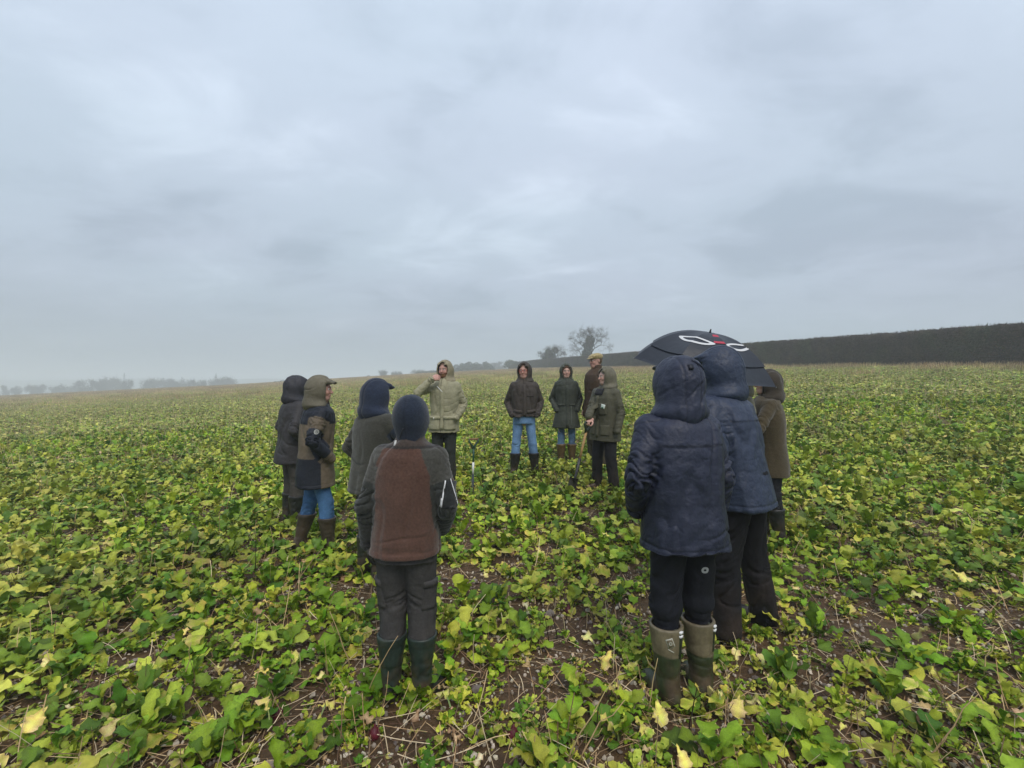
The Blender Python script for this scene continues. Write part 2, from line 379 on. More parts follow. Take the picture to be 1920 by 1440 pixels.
def build_hills():
    n = 220; X = np.linspace(-1050, 500, n); rows = [(620, -1.0), (700, 0.45), (780, 0.85), (850, 1.0), (930, 0.7)]
    P = []; 
    prof = 10.5 + 2.2 * pn2(X / 160, X * 0) + 1.2 * pn2(X / 45, X * 0 + 4) + 0.8 * pn2(X / 12, X * 0 + 9)
    prof = prof + np.interp(X, [-1050, -500, 0, 500], [-1.5, 1, -2, -4])
    for (y, f) in rows:
        z = -34 + (prof + 34) * max(f, 0) if f > 0 else np.full(n, -36.0)
        P.append(np.stack([X, np.full(n, float(y)), z], 1))
    P = np.concatenate(P); i, j = np.meshgrid(np.arange(len(rows) - 1), np.arange(n - 1), indexing='ij'); a = (i * n + j).ravel()
    Q = np.stack([a, a + 1, a + n + 1, a + n], 1)
    c = np.array([0.07, 0.09, 0.06]) * (1 + 0.5 * pn2(P[:, 0] / 40, P[:, 1] / 30))[:, None]
    link('hills', make_mesh('hills', P, Q, mat_col('far_hills', rough=1, spec=0), np.clip(c, 0.02, 1)), kind='structure')
build_hills()

# ------------------------------------------------------------------ the air
def build_haze():
    x0, x1, y0, y1, z0, z1 = -1150, 1150, -200, 1150, -45, 24
    P = [(x, y, z) for x in (x0, x1) for y in (y0, y1) for z in (z0, z1)]
    Q = [(0, 1, 3, 2), (4, 6, 7, 5), (0, 4, 5, 1), (2, 3, 7, 6), (0, 2, 6, 4), (1, 5, 7, 3)]
    m = bpy.data.materials.new('mist'); m.use_nodes = True; nt = m.node_tree; nt.nodes.clear()
    o = nt.nodes.new('ShaderNodeOutputMaterial'); v = nt.nodes.new('ShaderNodeVolumePrincipled')
    v.inputs['Color'].default_value = (0.93, 0.955, 0.98, 1); v.inputs['Density'].default_value = 0.0025; v.inputs['Anisotropy'].default_value = 0.0
    nt.links.new(v.outputs[0], o.inputs['Volume'])
    link('haze', make_mesh('haze', P, Q, m, smooth=False), kind='stuff')
build_haze()
# ------------------------------------------------------------------ hedge along the right of the field
def hedge_x(y): return (1 - 0.00546 * y) / 0.0238
def build_hedge():
    root = empty('trimmed_hedge', (hedge_x(60), 60, ground1(hedge_x(60), 60)))
    tag(root, 'long dark flat-topped trimmed hedge along the right edge of the field', 'hedge')
    ys = [4.0]
    while ys[-1] < 186: ys.append(ys[-1] + 0.16 + ys[-1] * 0.004)
    ys = np.array(ys); xs = hedge_x(ys); gz = ground(xs, ys)
    H = 2.86; prof = [(-0.75, -0.3), (-0.85, 0.15), (-0.95, 0.5), (-1.0, 0.9), (-0.98, 1.3), (-0.95, 1.7), (-0.9, 2.1), (-0.82, 2.5), (-0.66, 2.78), (-0.4, H), (0, H), (0.4, H), (0.66, 2.78), (0.85, 2.4), (0.95, 1.5), (0.85, 0.5), (0.75, -0.3)]
    k = len(prof); P = np.zeros((len(ys), k, 3))
    nx, ny = 0.9725, 0.2328                        # unit normal of the hedge line
    for i, (o, h) in enumerate(prof):
        P[:, i, 0] = xs + o * nx; P[:, i, 1] = ys + o * ny; P[:, i, 2] = gz + h
    Pf = P.reshape(-1, 3); cen = np.stack([np.repeat(xs, k), np.repeat(ys, k), np.repeat(gz + 1.4, k)], 1)
    d = Pf - cen; d /= np.linalg.norm(d, axis=1)[:, None]
    amp = 0.16 * pn(Pf * 1.1) + 0.12 * pn(Pf * 3.0) + 0.06 * pn(Pf * 7.0)
    top = sstep(2.4, 2.8, np.tile([h for _, h in prof], len(ys)))
    Pf = Pf + d * (amp * (1 - 0.35 * top))[:, None]
    i, j = np.meshgrid(np.arange(len(ys) - 1), np.arange(k - 1), indexing='ij'); a = (i * k + j).ravel()
    Q = np.stack([a, a + 1, a + k + 1, a + k], 1)
    # end caps
    caps = []
    for s_ in (0, (len(ys) - 1) * k):
        for q in range(1, k // 2): caps.append((s_ + q - 1, s_ + q, s_ + k - 1 - q, s_ + k - q))
    Q = np.concatenate([Q, np.array(caps)])
    g = pn(Pf * 0.35); g2 = pn(Pf * 1.3 + 40)
    base = np.array([0.036, 0.029, 0.026]); green = np.array([0.032, 0.040, 0.020]); warm = np.array([0.070, 0.050, 0.034])
    f = sstep(0.1, 0.5, g)[:, None] * 0.7; f2 = sstep(0.25, 0.6, g2)[:, None] * 0.6
    col = base * (1 - f) + green * f; col = col * (1 - f2) + warm * f2; col = col * (1 + 0.35 * pn(Pf * 5))[:, None]
    M = mat_col('hedge_twigs', rough=1, spec=0.05, var=[(0.9, 0.7, 1.3, 'world'), (6, 0.5, 1.5, 'world'), (22, 0.6, 1.4, 'world')], bump=[(9, 1.0, 0.15, 0)])
    base_loc = np.array(root.location)
    link('hedge_body', make_mesh('hedge_body', Pf - base_loc, Q, M, np.clip(col, 0.01, 1)), root)
    T = Tris(); n = 42000
    yy = 22 + (150 - 22) * rng.random(n) ** 2.0; o = np.empty(n); h = np.empty(n)
    side = rng.random(n) < 0.8
    h = np.where(side, rng.random(n) * 2.75, 2.80 + rng.random(n) * 0.10); o = np.where(side, -np.interp(h, [0, 0.9, 2.1, 2.86], [0.8, 1.0, 0.9, 0.6]), rng.uniform(-0.6, 0.6, n))
    x = hedge_x(yy) + o * nx; y2 = yy + o * ny; z = ground(hedge_x(yy), yy) + h
    c = np.stack([x, y2, z], 1) - base_loc
    dr = rng.normal(size=(n, 3)); dr[:, 0] -= 0.9 * side; dr[:, 2] += 0.5 + 0.8 * (~side); dr /= np.linalg.norm(dr, axis=1)[:, None]
    ln = rng.uniform(0.07, 0.26, n)[:, None]; wd = np.cross(dr, rng.normal(size=(n, 3))); wd /= np.linalg.norm(wd, axis=1)[:, None]; wd *= rng.uniform(0.008, 0.035, n)[:, None]
    V = np.stack([c - wd, c + wd, c + dr * ln], 1).reshape(-1, 3); Qt = np.arange(n * 3).reshape(-1, 3)
    cc = np.array([[0.05, 0.038, 0.032], [0.085, 0.06, 0.042], [0.035, 0.05, 0.022], [0.13, 0.095, 0.06]])[rng.choice(4, n, p=[0.5, 0.25, 0.2, 0.05])]
    link('twigs', make_mesh('twigs', V, Qt, M_twig, np.repeat(cc, 3, 0), smooth=False), root, 'stuff')
    # rank grass in the hedge bottom
    n = 16000; yy = 20 + 150 * rng.random(n) ** 2; o = -rng.uniform(0.7, 2.6, n)
    x = hedge_x(yy) + o * nx; y2 = yy + o * ny; z = ground(x, y2)
    c = np.stack([x, y2, z], 1); ln = rng.uniform(0.15, 0.6, n) * np.interp(-o, [0.7, 2.6], [1, 0.5]); a = rng.uniform(0, 6.28, n)
    wd = np.stack([np.cos(a), np.sin(a), a * 0], 1) * rng.uniform(0.01, 0.03, n)[:, None]
    tip = c + np.stack([rng.normal(0, 0.12, n), rng.normal(0, 0.12, n), ln], 1)
    V = np.stack([c - wd, c + wd, tip], 1).reshape(-1, 3)
    cc = np.array([[0.30, 0.24, 0.13], [0.16, 0.17, 0.06], [0.22, 0.16, 0.09]])[rng.choice(3, n, p=[0.45, 0.35, 0.2])]
    g = link('rank_grass', make_mesh('rank_grass', V, np.arange(n * 3).reshape(-1, 3), M_straw, np.repeat(cc, 3, 0), smooth=False), kind='stuff')
build_hedge()

# ------------------------------------------------------------------ trees beyond the field
def grow(seed, H, lean=(0, 0), fork=0.3, spread=0.75, depth=6, r0=0.3, droop=0.0, kids=(2, 3), trunks=1):
    rd = random.Random(seed); segs = []; tips = []; trunk = []
    def br(p, d, ln, r, lv):
        n = 3 if lv < 3 else 2; q = p.copy(); pts = [(q.copy(), r)]
        for i in range(n):
            d = (d + Vector((rd.gauss(0, .16), rd.gauss(0, .16), rd.gauss(0, .10) - droop * lv * 0.05))).normalized()
            q = q + d * ln / n; pts.append((q.copy(), r * (1 - 0.35 * (i + 1) / n)))
        (trunk if lv == 0 else segs).append(pts)
        if lv >= depth: tips.append((q.copy(), d)); return
        for k in range(rd.randint(*kids) if lv else rd.randint(3, 4)):
            ax = Vector((rd.gauss(0, 1), rd.gauss(0, 1), rd.gauss(0, 0.35))).normalized()
            nd = (d * rd.uniform(0.55, 1.0) + ax * spread).normalized(); nd.z = nd.z * 0.8 + (0.18 if lv < 3 else 0.05)
            st = pts[-1][0] if (k < 2 or lv > 3) else pts[rd.randint(1, n)][0]
            br(st, nd.normalized(), ln * rd.uniform(0.62, 0.86) * (1 if lv else 1.05), r * 0.6, lv + 1)
    for t in range(trunks):
        br(Vector((rd.gauss(0, .2) * (trunks > 1), rd.gauss(0, .2) * (trunks > 1), -0.3)), Vector((lean[0], lean[1], 1)).normalized(), H * fork, r0, 0)
    return trunk, segs, tips
def seg_mesh(name, chains, col, rmin=0.012, sides=3):
    T = Tris()
    for pts in chains:
        P, Q = tube_tris([p for p, _ in pts], [max(r, rmin) for _, r in pts], 6 if pts[0][1] > 0.12 else sides, cap=False)
        T.add(P, Q, col)
    return T.mesh(name, M_bark)
def twig_mesh(name, tips, n, ln, col, seed, wid=0.02):
    g = np.random.default_rng(seed); tp = np.array([t for t, _ in tips]); td = np.array([d for _, d in tips])
    i = g.integers(0, len(tp), n); d = td[i] + g.normal(0, 0.55, (n, 3)); d /= np.linalg.norm(d, axis=1)[:, None]
    c = tp[i] + g.normal(0, ln * 0.35, (n, 3)); wv = np.cross(d, g.normal(size=(n, 3))); wv /= np.linalg.norm(wv, axis=1)[:, None]
    L_ = g.uniform(0.4, 1, n)[:, None] * ln
    V = np.stack([c - wv * wid, c + wv * wid, c + d * L_], 1).reshape(-1, 3)
    cc = np.repeat(np.array(col) * g.uniform(0.7, 1.3, n)[:, None], 3, 0)
    return make_mesh(name, V, np.arange(n * 3).reshape(-1, 3), M_twig, cc, smooth=False)
M_ivy = mat_col('ivy_leaf', rough=0.5, spec=0.3, var=[(0.8, 0.6, 1.4, 'world')], transl=0.15)
def leaf_cloud(name, blobs, n, size, col, seed):
    """leaf-sized faces filling uneven clumps: blobs (centre, radius)"""
    g = np.random.default_rng(seed); vol = np.array([b[1] ** 2 for b in blobs]); i = g.choice(len(blobs), n, p=vol / vol.sum())
    cen = np.array([b[0] for b in blobs])[i]; rad = np.array([b[1] for b in blobs])[i]
    d = g.normal(size=(n, 3)); d /= np.linalg.norm(d, axis=1)[:, None]
    c = cen + d * (rad * (0.55 + 0.5 * g.random(n) ** 0.5))[:, None] * np.array([1, 1, 1.05])
    keep = pn(c * 1.1) > -0.28; c, d = c[keep], d[keep]; n = len(c)
    a = np.cross(d, g.normal(size=(n, 3))); a /= np.linalg.norm(a, axis=1)[:, None]; nn = d + g.normal(0, 0.5, (n, 3)); b = np.cross(nn, a); b /= np.linalg.norm(b, axis=1)[:, None]
    s_ = (size * g.uniform(0.6, 1.4, n))[:, None]
    V = np.stack([c - a * s_, c + b * s_ * 0.8, c + a * s_, c - b * s_ * 0.8], 1).reshape(-1, 3)
    cc = np.repeat(np.array(col) * g.uniform(0.55, 1.5, n)[:, None], 4, 0)
    return make_mesh(name, V, np.arange(n * 4).reshape(-1, 4), M_ivy, cc, smooth=False)
def place_tree(px, Y, label, group=None, cat='tree', name='bare_tree', dz=0.0, zabs=None):
    x = at(px, Y); z = ground1(x, Y) if zabs is None else zabs
    t = empty(name, (x, Y, z + dz)); tag(t, label, cat, group); return t
def ivy_blobs(trunk, segs, r, seed, nsegs=6, taper=True):
    rd = random.Random(seed); bl = []
    for pts in trunk:
        for a in range(len(pts) - 1):
            for f in (0, 0.33, 0.66): p = pts[a][0].lerp(pts[a + 1][0], f); bl.append((tuple(p + Vector((rd.gauss(0, .25), rd.gauss(0, .25), 0))), r * rd.uniform(0.75, 1.25)))
    for pts in segs[:nsegs]:
        for (p, _) in pts: bl.append((tuple(p + Vector((rd.gauss(0, .2), rd.gauss(0, .2), 0))), r * rd.uniform(0.45, 0.9)))
    return bl
DARK = (0.045, 0.036, 0.030)
# two ivy-clad trees behind the hedge
t = place_tree(1036, 142, 'smaller bare tree with ivy-covered trunk behind the hedge, left of the taller ivy tree', 'ivy-clad trees behind the hedge', zabs=6.0)
tr, sg, tp = grow(12, 8.2, fork=0.36, spread=0.95, depth=6, r0=0.28)
link('trunk', seg_mesh('trunk', tr, DARK), t); link('limbs', seg_mesh('limbs', sg, DARK, 0.022), t); link('twig_crown', twig_mesh('twig_crown', tp, 6000, 0.7, (0.045, 0.035, 0.03), 3, 0.016), t, 'stuff')
link('ivy', leaf_cloud('ivy', [((rng.normal(-0.5, 0.8), rng.normal(0, 0.9), z), 1.8 * (1 - 0.07 * z)) for z in np.linspace(0.2, 6.2, 13)], 15000, 0.16, (0.019, 0.029, 0.013), 5), t, 'stuff')
t = place_tree(1097, 128, 'tall leaning bare tree with ivy climbing its trunk, standing behind the hedge', 'ivy-clad trees behind the hedge', zabs=5.6)
t.scale = (.74, .74, .97); tr, sg, tp = grow(34, 9.8, lean=(0.20, 0), fork=0.42, spread=0.72, depth=7, r0=0.36, kids=(2, 3))
link('trunk', seg_mesh('trunk', tr, DARK), t); link('limbs', seg_mesh('limbs', sg, DARK, 0.022), t); link('twig_crown', twig_mesh('twig_crown', tp, 9000, 0.75, (0.045, 0.035, 0.03), 4, 0.016), t, 'stuff')
bl = [((0.24 * z + rng.normal(0, 0.35), rng.normal(0, 0.5), z), 1.3 + 0.32 * math.sin(z * 1.7)) for z in np.linspace(0.3, 8.6, 20)]
bl += [((0.24 * 6.2 - 0.5 * k, 0, 5.6 + 0.45 * k), 0.55) for k in range(5)] + [((1.8 + 0.5 * k, 0, 7.2 + 0.5 * k), 0.5) for k in range(4)]
link('ivy', leaf_cloud('ivy', bl, 22000, 0.17, (0.018, 0.028, 0.012), 6), t, 'stuff')
# copse, round tree and low hedge in the mist
for q, (px, Y, s_, zt, lab) in enumerate([(872, 232, 1.0, 674, 'leftmost tree of the hazy copse at the far field edge'), (890, 228, 1.15, 671, 'middle tree of the hazy copse at the far field edge'), (908, 234, 1.1, 673, 'rightmost tree of the hazy copse at the far field edge')]):
    top = CZ + (720 - zt) / F * Y; base = CZ + 22 / F * Y - 1.5; Hh = top - base
    t = place_tree(px, Y, lab, 'copse trees', zabs=base)
    tr, sg, tp = grow(50 + q, Hh * 0.92, fork=0.25, spread=0.95, depth=5, r0=0.3)
    link('trunk', seg_mesh('trunk', tr, DARK), t); link('limbs', seg_mesh('limbs', sg, DARK, 0.03), t); link('twig_crown', twig_mesh('twig_crown', tp, 4500, 1.1, DARK, 8 + q, 0.035), t, 'stuff')
    bl = [((rng.normal(0, 2.6 * s_), rng.normal(0, 1.5), rng.uniform(0.6, Hh * 0.62)), rng.uniform(1.2, 2.1)) for _ in range(16)]
    link('evergreen_growth', leaf_cloud('evergreen_growth', bl, 5200, 0.26, (0.03, 0.04, 0.025), 20 + q), t, 'stuff')
def shrub_row(name, px0, px1, Y, top0, top1, label, seed, cat='hedge'):
    x0, x1 = at(px0, Y), at(px1, Y); zb = ground1((x0 + x1) / 2, Y); r = empty(name, ((x0 + x1) / 2, Y, zb)); tag(r, label, cat); bl = []
    zt = [CZ + (720 - v) / F * Y - zb for v in (top0, top1)]; n = int((x1 - x0) / 0.9) + 2
    for k in range(n):
        f = k / (n - 1); h = zt[0] + (zt[1] - zt[0]) * f; rr = 1.0
        zz = h - rr
        while zz > -1.5: bl.append((((x0 + (x1 - x0) * f) - (x0 + x1) / 2, rng.normal(0, .3), zz + rng.normal(0, .12)), rr)); zz -= 1.1
    link('foliage', leaf_cloud('foliage', bl, min(9000, 140 * len(bl)), 0.2, (0.035, 0.036, 0.026), seed), r, 'stuff')
    link('hedge_core', make_mesh('hedge_core', [(x0 - (x0 + x1) / 2, -.4, -2), (x1 - (x0 + x1) / 2, -.4, -2), (x1 - (x0 + x1) / 2, .4, -2), (x0 - (x0 + x1) / 2, .4, -2), (x0 - (x0 + x1) / 2, -.4, zt[0] - .5), (x1 - (x0 + x1) / 2, -.4, zt[1] - .5), (x1 - (x0 + x1) / 2, .4, zt[1] - .5), (x0 - (x0 + x1) / 2, .4, zt[0] - .5)], [(0, 1, 5, 4), (1, 2, 6, 5), (2, 3, 7, 6), (3, 0, 4, 7), (4, 5, 6, 7)], M_bark, np.array([0.03, 0.03, 0.022]), smooth=False), r)
shrub_row('low_hedge', 782, 862, 222, 696, 690, 'low hazy hedge running left from the copse', 31)
shrub_row('far_shrubs', 508, 545, 172, 715.5, 714, 'dark patch of scrub on the left horizon', 33, 'shrubs')
t = place_tree(958, 205, 'small round-headed evergreen tree at the far left end of the hedge', zabs=CZ + 27 / F * 205 - 0.5)
tr, sg, tp = grow(77, 5.0, fork=0.4, depth=3, r0=0.2); link('trunk', seg_mesh('trunk', tr, DARK), t)
link('foliage', leaf_cloud('foliage', [((rng.normal(0, 1.5), rng.normal(0, 1.2), rng.uniform(2.0, 3.8)), rng.uniform(0.9, 1.35)) for _ in range(14)], 4200, 0.2, (0.026, 0.036, 0.018), 41), t, 'stuff')
# misty trees: four shapes copied along the rows
variants = []; vheights = []
for q in range(5):
    tr, sg, tp = grow(90 + q * 3, 11, fork=0.24, spread=1.0, depth=5, r0=0.32, kids=(2, 3))
    vh = max(t_[0].z for t_ in tp) + 0.4; vheights.append(vh)
    variants.append((seg_mesh('trunk', tr, DARK), seg_mesh('limbs', sg, DARK, 0.05), twig_mesh('twig_crown', tp, 3600, 1.3, DARK, 60 + q, 0.045)))
def misty(px, Y, top, label, group, v, sx=1.0, base=None):
    x = at(px, Y); zb = ground1(x, Y) if base is None else base; ht = CZ + (720 - top) / F * Y - zb
    t = empty('bare_tree', (x, Y, zb), random.uniform(0, 6)); tag(t, label, 'tree', group); s_ = ht / vheights[v % 5]; t.scale = (s_ * sx, s_ * sx, s_)
    a, b, c = variants[v % 5]; link('trunk', a, t); link('limbs', b, t); link('twig_crown', c, t, 'stuff')
lefts = [(4, 724), (24, 725), (44, 722), (58, 723), (72, 722), (88, 725), (104, 724), (120, 721), (138, 725), (148, 722), (166, 714), (182, 713), (196, 713), (212, 709), (226, 713), (243, 714), (255, 715), (278, 716), (292, 711), (304, 710), (316, 713), (330, 712), (345, 711), (358, 716), (368, 714), (384, 715), (396, 711), (408, 710), (422, 709), (434, 710), (444, 711)]
for q, (px, top) in enumerate(lefts):
    if q % 7 in (2, 5): continue
    seg = 'left end' if px < 150 else 'middle' if px < 260 else 'right end'
    misty(px, random.uniform(300, 345), top, 'misty bare tree in the %s of the far tree line on the left' % seg, 'far tree line, ' + seg, q, random.uniform(0.5, 0.75), base=-9.5)
for px, Y, top, lab in [(531, 300, 712, 'lone faint bare tree on the left horizon'), (612, 330, 711, 'faint bare tree on the horizon right of the jeans man'), (690, 310, 704, 'faint bare tree behind the navy-hooded man, leftmost of its row'),
                        (721, 290, 694, 'misty bare tree above the hooded heads, taller of the two'), (743, 280, 697, 'misty bushy tree above the brown fleece man, shorter of the two'), (779, 330, 695, 'faint bare tree left of the low hedge'), (788, 330, 694, 'faint bare tree at the left end of the low hedge'),
                        (930, 330, 681, 'pale misty tree right of the copse'), (945, 330, 679, 'pale misty tree left of the round evergreen'), (983, 320, 678, 'pale misty tree above the brown jacket man'), (1000, 320, 681, 'pale misty tree left of the ivy trees')]:
    misty(px, Y, top, lab, 'misty trees on the horizon', int(px), 0.75 if top > 690 else 1.15, base=CZ + (720 - (703 if top > 690 else 690)) / F * Y - 4.0)
def pylon(px, Y, top, label):
    x = at(px, Y); zb = -17.0; h = CZ + (720 - top) / F * Y - zb; t = empty('pylon', (x, Y, zb)); tag(t, label, 'pylon', 'electricity pylons'); col = (0.10, 0.11, 0.12)
    for sx in (-1, 1):
        for sy in (-1, 1):
            P, Q = tube_tris([(sx * 2.2, sy * 2.2, 0), (sx * 0.5, sy * 0.5, h * 0.7), (sx * 0.12, sy * 0.12, h)], 0.16, 3); link('leg', make_mesh('leg', P, Q, M_bark, np.array(col)), t)
    for z_, w_ in ((0.66, 4.0), (0.78, 3.2), (0.9, 2.4)):
        P, Q = tube_tris([(-w_, 0, h * z_), (0, 0, h * (z_ + 0.02)), (w_, 0, h * z_)], 0.12, 3); link('cross_arm', make_mesh('cross_arm', P, Q, M_bark, np.array(col)), t)
    for k in range(7):
        f0, f1 = k / 7, (k + 1) / 7; r0_ = 2.2 - 2.0 * f0; r1_ = 2.2 - 2.0 * f1
        P, Q = tube_tris([(-r0_, -r0_, h * f0), (r1_, -r1_, h * f1)], 0.09, 3); link('brace', make_mesh('brace', P, Q, M_bark, np.array(col)), t)
pylon(233, 430, 699, 'faint pylon rising above the far trees, left one of the two'); pylon(405, 430, 700, 'faint pylon rising above the far trees, right one of the two')

# ------------------------------------------------------------------ the people: where they stand (photograph pixels -> ground), pose and clothes
def P_(**k): return k
NAVY = (0.019, 0.023, 0.042); JEANS = (0.055, 0.13, 0.26); BLK = (0.014, 0.015, 0.018)
PEOPLE = [
 P_(id=1, px=546, fy=982, top=700, rz=-48, ref='the man in the dark grey jacket', label='person in plain dark grey hooded jacket, standing behind the man in black and tan', jc=(0.040, 0.038, 0.040), hc=(0.034, 0.034, 0.040), hem=0.76, tc=(0.062, 0.056, 0.050), bc=(0.018, 0.020, 0.018), mj='shell', arms=('pocket', 'pocket'), bulk=1.05, feet=((-.12, 0, 10), (.12, .02, -10)), tuck=1, h=.011, lean=.05),
 P_(id=2, px=592, fy=1032, top=700, rz=-62, ref='the man in black and tan', label='person in black and tan panelled jacket with olive hood, blue jeans and muddy brown boots', jc=(0.125, 0.098, 0.068), hc=(0.125, 0.112, 0.078), hem=0.69, tc=JEANS, bc=(0.050, 0.038, 0.027), mj='shell', arms=('pocket', 'pocket'), bulk=1.06, feet=((-.15, -.13, 15), (.13, .12, -10)), tuck=1, h=.009, yaw=-22, peak=1, lean=.04, face=1, pal='two', baggy=.9),
 P_(id=3, px=697, fy=1082, top=706, rz=-38, ref='the man in the olive-grey fleece', label='person in dark olive-grey fleece with navy hood, half hidden behind the brown fleece man', jc=(0.050, 0.049, 0.040), hc=(0.022, 0.030, 0.052), hem=0.80, tc=(0.05, 0.05, 0.045), bc=(0.02, 0.024, 0.02), mj='fleece', arms=('pocket', 'fold'), bulk=1.06, feet=((-.11, 0, 10), (.11, 0, -10)), tuck=1, h=.009, yaw=-14, face=1, pal='three', lean=.03, peak=1),
 P_(id=4, px=760, fy=1302, top=736, rz=-4, ref='the man in the brown fleece', label='person seen from behind in brown fleece with grey shoulders, navy hood and dark green wellies', jc=(0.086, 0.046, 0.034), hc=(0.019, 0.026, 0.042), hem=0.872, tc=(0.052, 0.049, 0.048), bc=(0.018, 0.030, 0.024), mj='fleece', arms=('hang', 'pocket'), bulk=1.01, elb=.55, feet=((-.085, 0, 12), (.10, .01, -48)), tuck=1, h=.0072, pal='four', snug=1, lean=.02, collar=1),
 P_(id=5, px=833, fy=908, top=672, rz=176, ref='the man in the pale coat', label='person in pale olive hooded coat raising a hand to his bearded face', jc=(0.285, 0.268, 0.175), hc=(0.27, 0.235, 0.155), hem=0.775, tc=(0.024, 0.028, 0.025), bc=(0.05, 0.036, 0.026), mj='shell', arms=('pocket', 'mouth'), bulk=1.02, feet=((-.10, 0, 10), (.10, 0, -10)), h=.010, face=1, beard=1, yaw=-14, lining=(0.03, 0.03, 0.035)),
 P_(id=6, px=983, fy=891, top=676, rz=180, ref='the man in jeans and glasses', label='smiling person in dark brown hooded jacket, red-framed glasses, pale blue jeans and black wellies', jc=(0.050, 0.041, 0.035), hc=(0.058, 0.048, 0.040), hem=0.955, tc=(0.13, 0.235, 0.40), bc=(0.014, 0.015, 0.017), mj='shell', arms=('pocket', 'pocket'), bulk=1.0, feet=((-.175, 0, 16), (.165, .02, -16)), tuck=1, h=.010, face=1, glasses=1, yaw=-14, baggy=.84),
 P_(id=7, px=1062, fy=869, top=679, rz=178, ref='the woman in the long green coat', label='smiling woman in long dark green hooded coat, jeans and tall tan boots', jc=(0.043, 0.049, 0.038), hc=(0.058, 0.063, 0.048), hem=0.665, tc=(0.10, 0.17, 0.27), bc=(0.125, 0.080, 0.035), mj='shell', arms=('pocket', 'pocket'), bulk=0.95, flare=1.22, feet=((-.10, 0, 8), (.10, 0, -8)), tuck=1, h=.010, face=1, yaw=2, wom=1, baggy=.78),
 P_(id=8, px=1118, fy=873, top=661, rz=118, ref='the man in the flat cap', label='person in tan tweed flat cap and dark brown coat, behind the man with the spade', jc=(0.058, 0.036, 0.022), hc=None, hem=0.80, tc=(0.05, 0.045, 0.03), bc=(0.03, 0.028, 0.02), mj='shell', arms=('hang', 'hang'), bulk=1.04, feet=((-.10, 0, 8), (.10, 0, -8)), h=.010, face=1, yaw=-6, cap=1, collar=1),
 P_(id=9, px=1135, fy=917, top=685, rz=128, ref='the man holding the spade', label='person in olive green hooded jacket and black trousers with one hand on a wooden-shafted spade', jc=(0.078, 0.075, 0.050), hc=(0.125, 0.115, 0.080), hem=0.735, tc=(0.014, 0.014, 0.016), bc=(0.02, 0.018, 0.016), mj='shell', arms=('low', 'spade'), bulk=1.06, feet=((-.16, 0, 12), (.15, .02, -10)), h=.009, face=1, yaw=-22, fair=1),
 P_(id=10, px=1284, fy=1306, top=655, rz=12, ref='the man in the tan-topped boots', label='person seen from behind in dark navy waterproof jacket, black trousers and tan-topped green boots', jc=NAVY, hc=(0.023, 0.028, 0.050), hem=0.805, tc=(0.010, 0.011, 0.016), bc=(0.028, 0.040, 0.018), mj='nylon', arms=('pocket', 'low'), bulk=1.07, elb=.6, feet=((-.105, 0, 8), (.105, .02, -14)), tuck=2, h=.0072, lean=.07, big=1.08, pal='ten'),
 P_(id=11, px=1372, fy=1040, top=672, rz=95, ref='the person holding the umbrella', label='person in light olive jacket holding the umbrella, almost hidden behind the blue jacket', jc=(0.20, 0.185, 0.13), hc=(0.20, 0.18, 0.13), hem=0.80, tc=(0.03, 0.03, 0.03), bc=(0.02, 0.02, 0.02), mj='shell', arms=('umbrella', 'pocket'), bulk=1.0, feet=((-.10, 0, 8), (.10, 0, -8)), h=.012, face=1),
 P_(id=12, px=1392, fy=1188, top=643, rz=38, ref='the man in the blue jacket', label='person in brighter blue waterproof jacket and black overtrousers, second from the front on the right', jc=(0.027, 0.037, 0.066), hc=(0.025, 0.035, 0.062), hem=0.822, tc=(0.010, 0.010, 0.012), bc=(0.015, 0.016, 0.016), mj='nylon', arms=('pocket', 'hang'), bulk=1.06, feet=((-.16, .03, 10), (.20, -.04, -14)), h=.008, lean=.13, yaw=34, face=1, big=1.04, baggy=1.1, peak=1),
 P_(id=13, px=1444, fy=1012, top=688, rz=72, ref='the woman in the long brown coat', label='person in long olive-brown hooded coat with arms raised, rightmost of the group', jc=(0.070, 0.055, 0.032), hc=(0.050, 0.041, 0.031), hem=0.70, tc=BLK, bc=(0.016, 0.018, 0.018), mj='fleece', arms=('raise', 'raise'), bulk=0.97, feet=((-.09, -.06, 10), (.09, .06, -10)), tuck=1, h=.009, yaw=8, face=1, peak=1, wom=1, lean=.03),
]
for p in PEOPLE:
    p['y'] = solve_feet(p['px'], p['fy']); p['x'] = at(p['px'], p['y']); p['z'] = ground1(p['x'], p['y'])
    p['sw'] = random.Random(p['id'] * 5).uniform(-.03, .03)
    tu = 1.56 + .276 * p.get('big', 1.0) if p['hc'] is not None else 1.80
    if p.get('snug'): tu = 1.815
    yt = p['y']
    for _ in range(3):
        p['s'] = (CZ - p['z'] + (720 - p['top']) / F * yt) / tu; yt = p['y'] + p['s'] * p.get('lean', 0) * 1.15 * math.cos(R(p['rz']))
    if __name__ == '__main__': print('person', p['id'], 'at %.2f %.2f  height %.2f' % (p['x'], p['y'], p['s'] * 1.8))
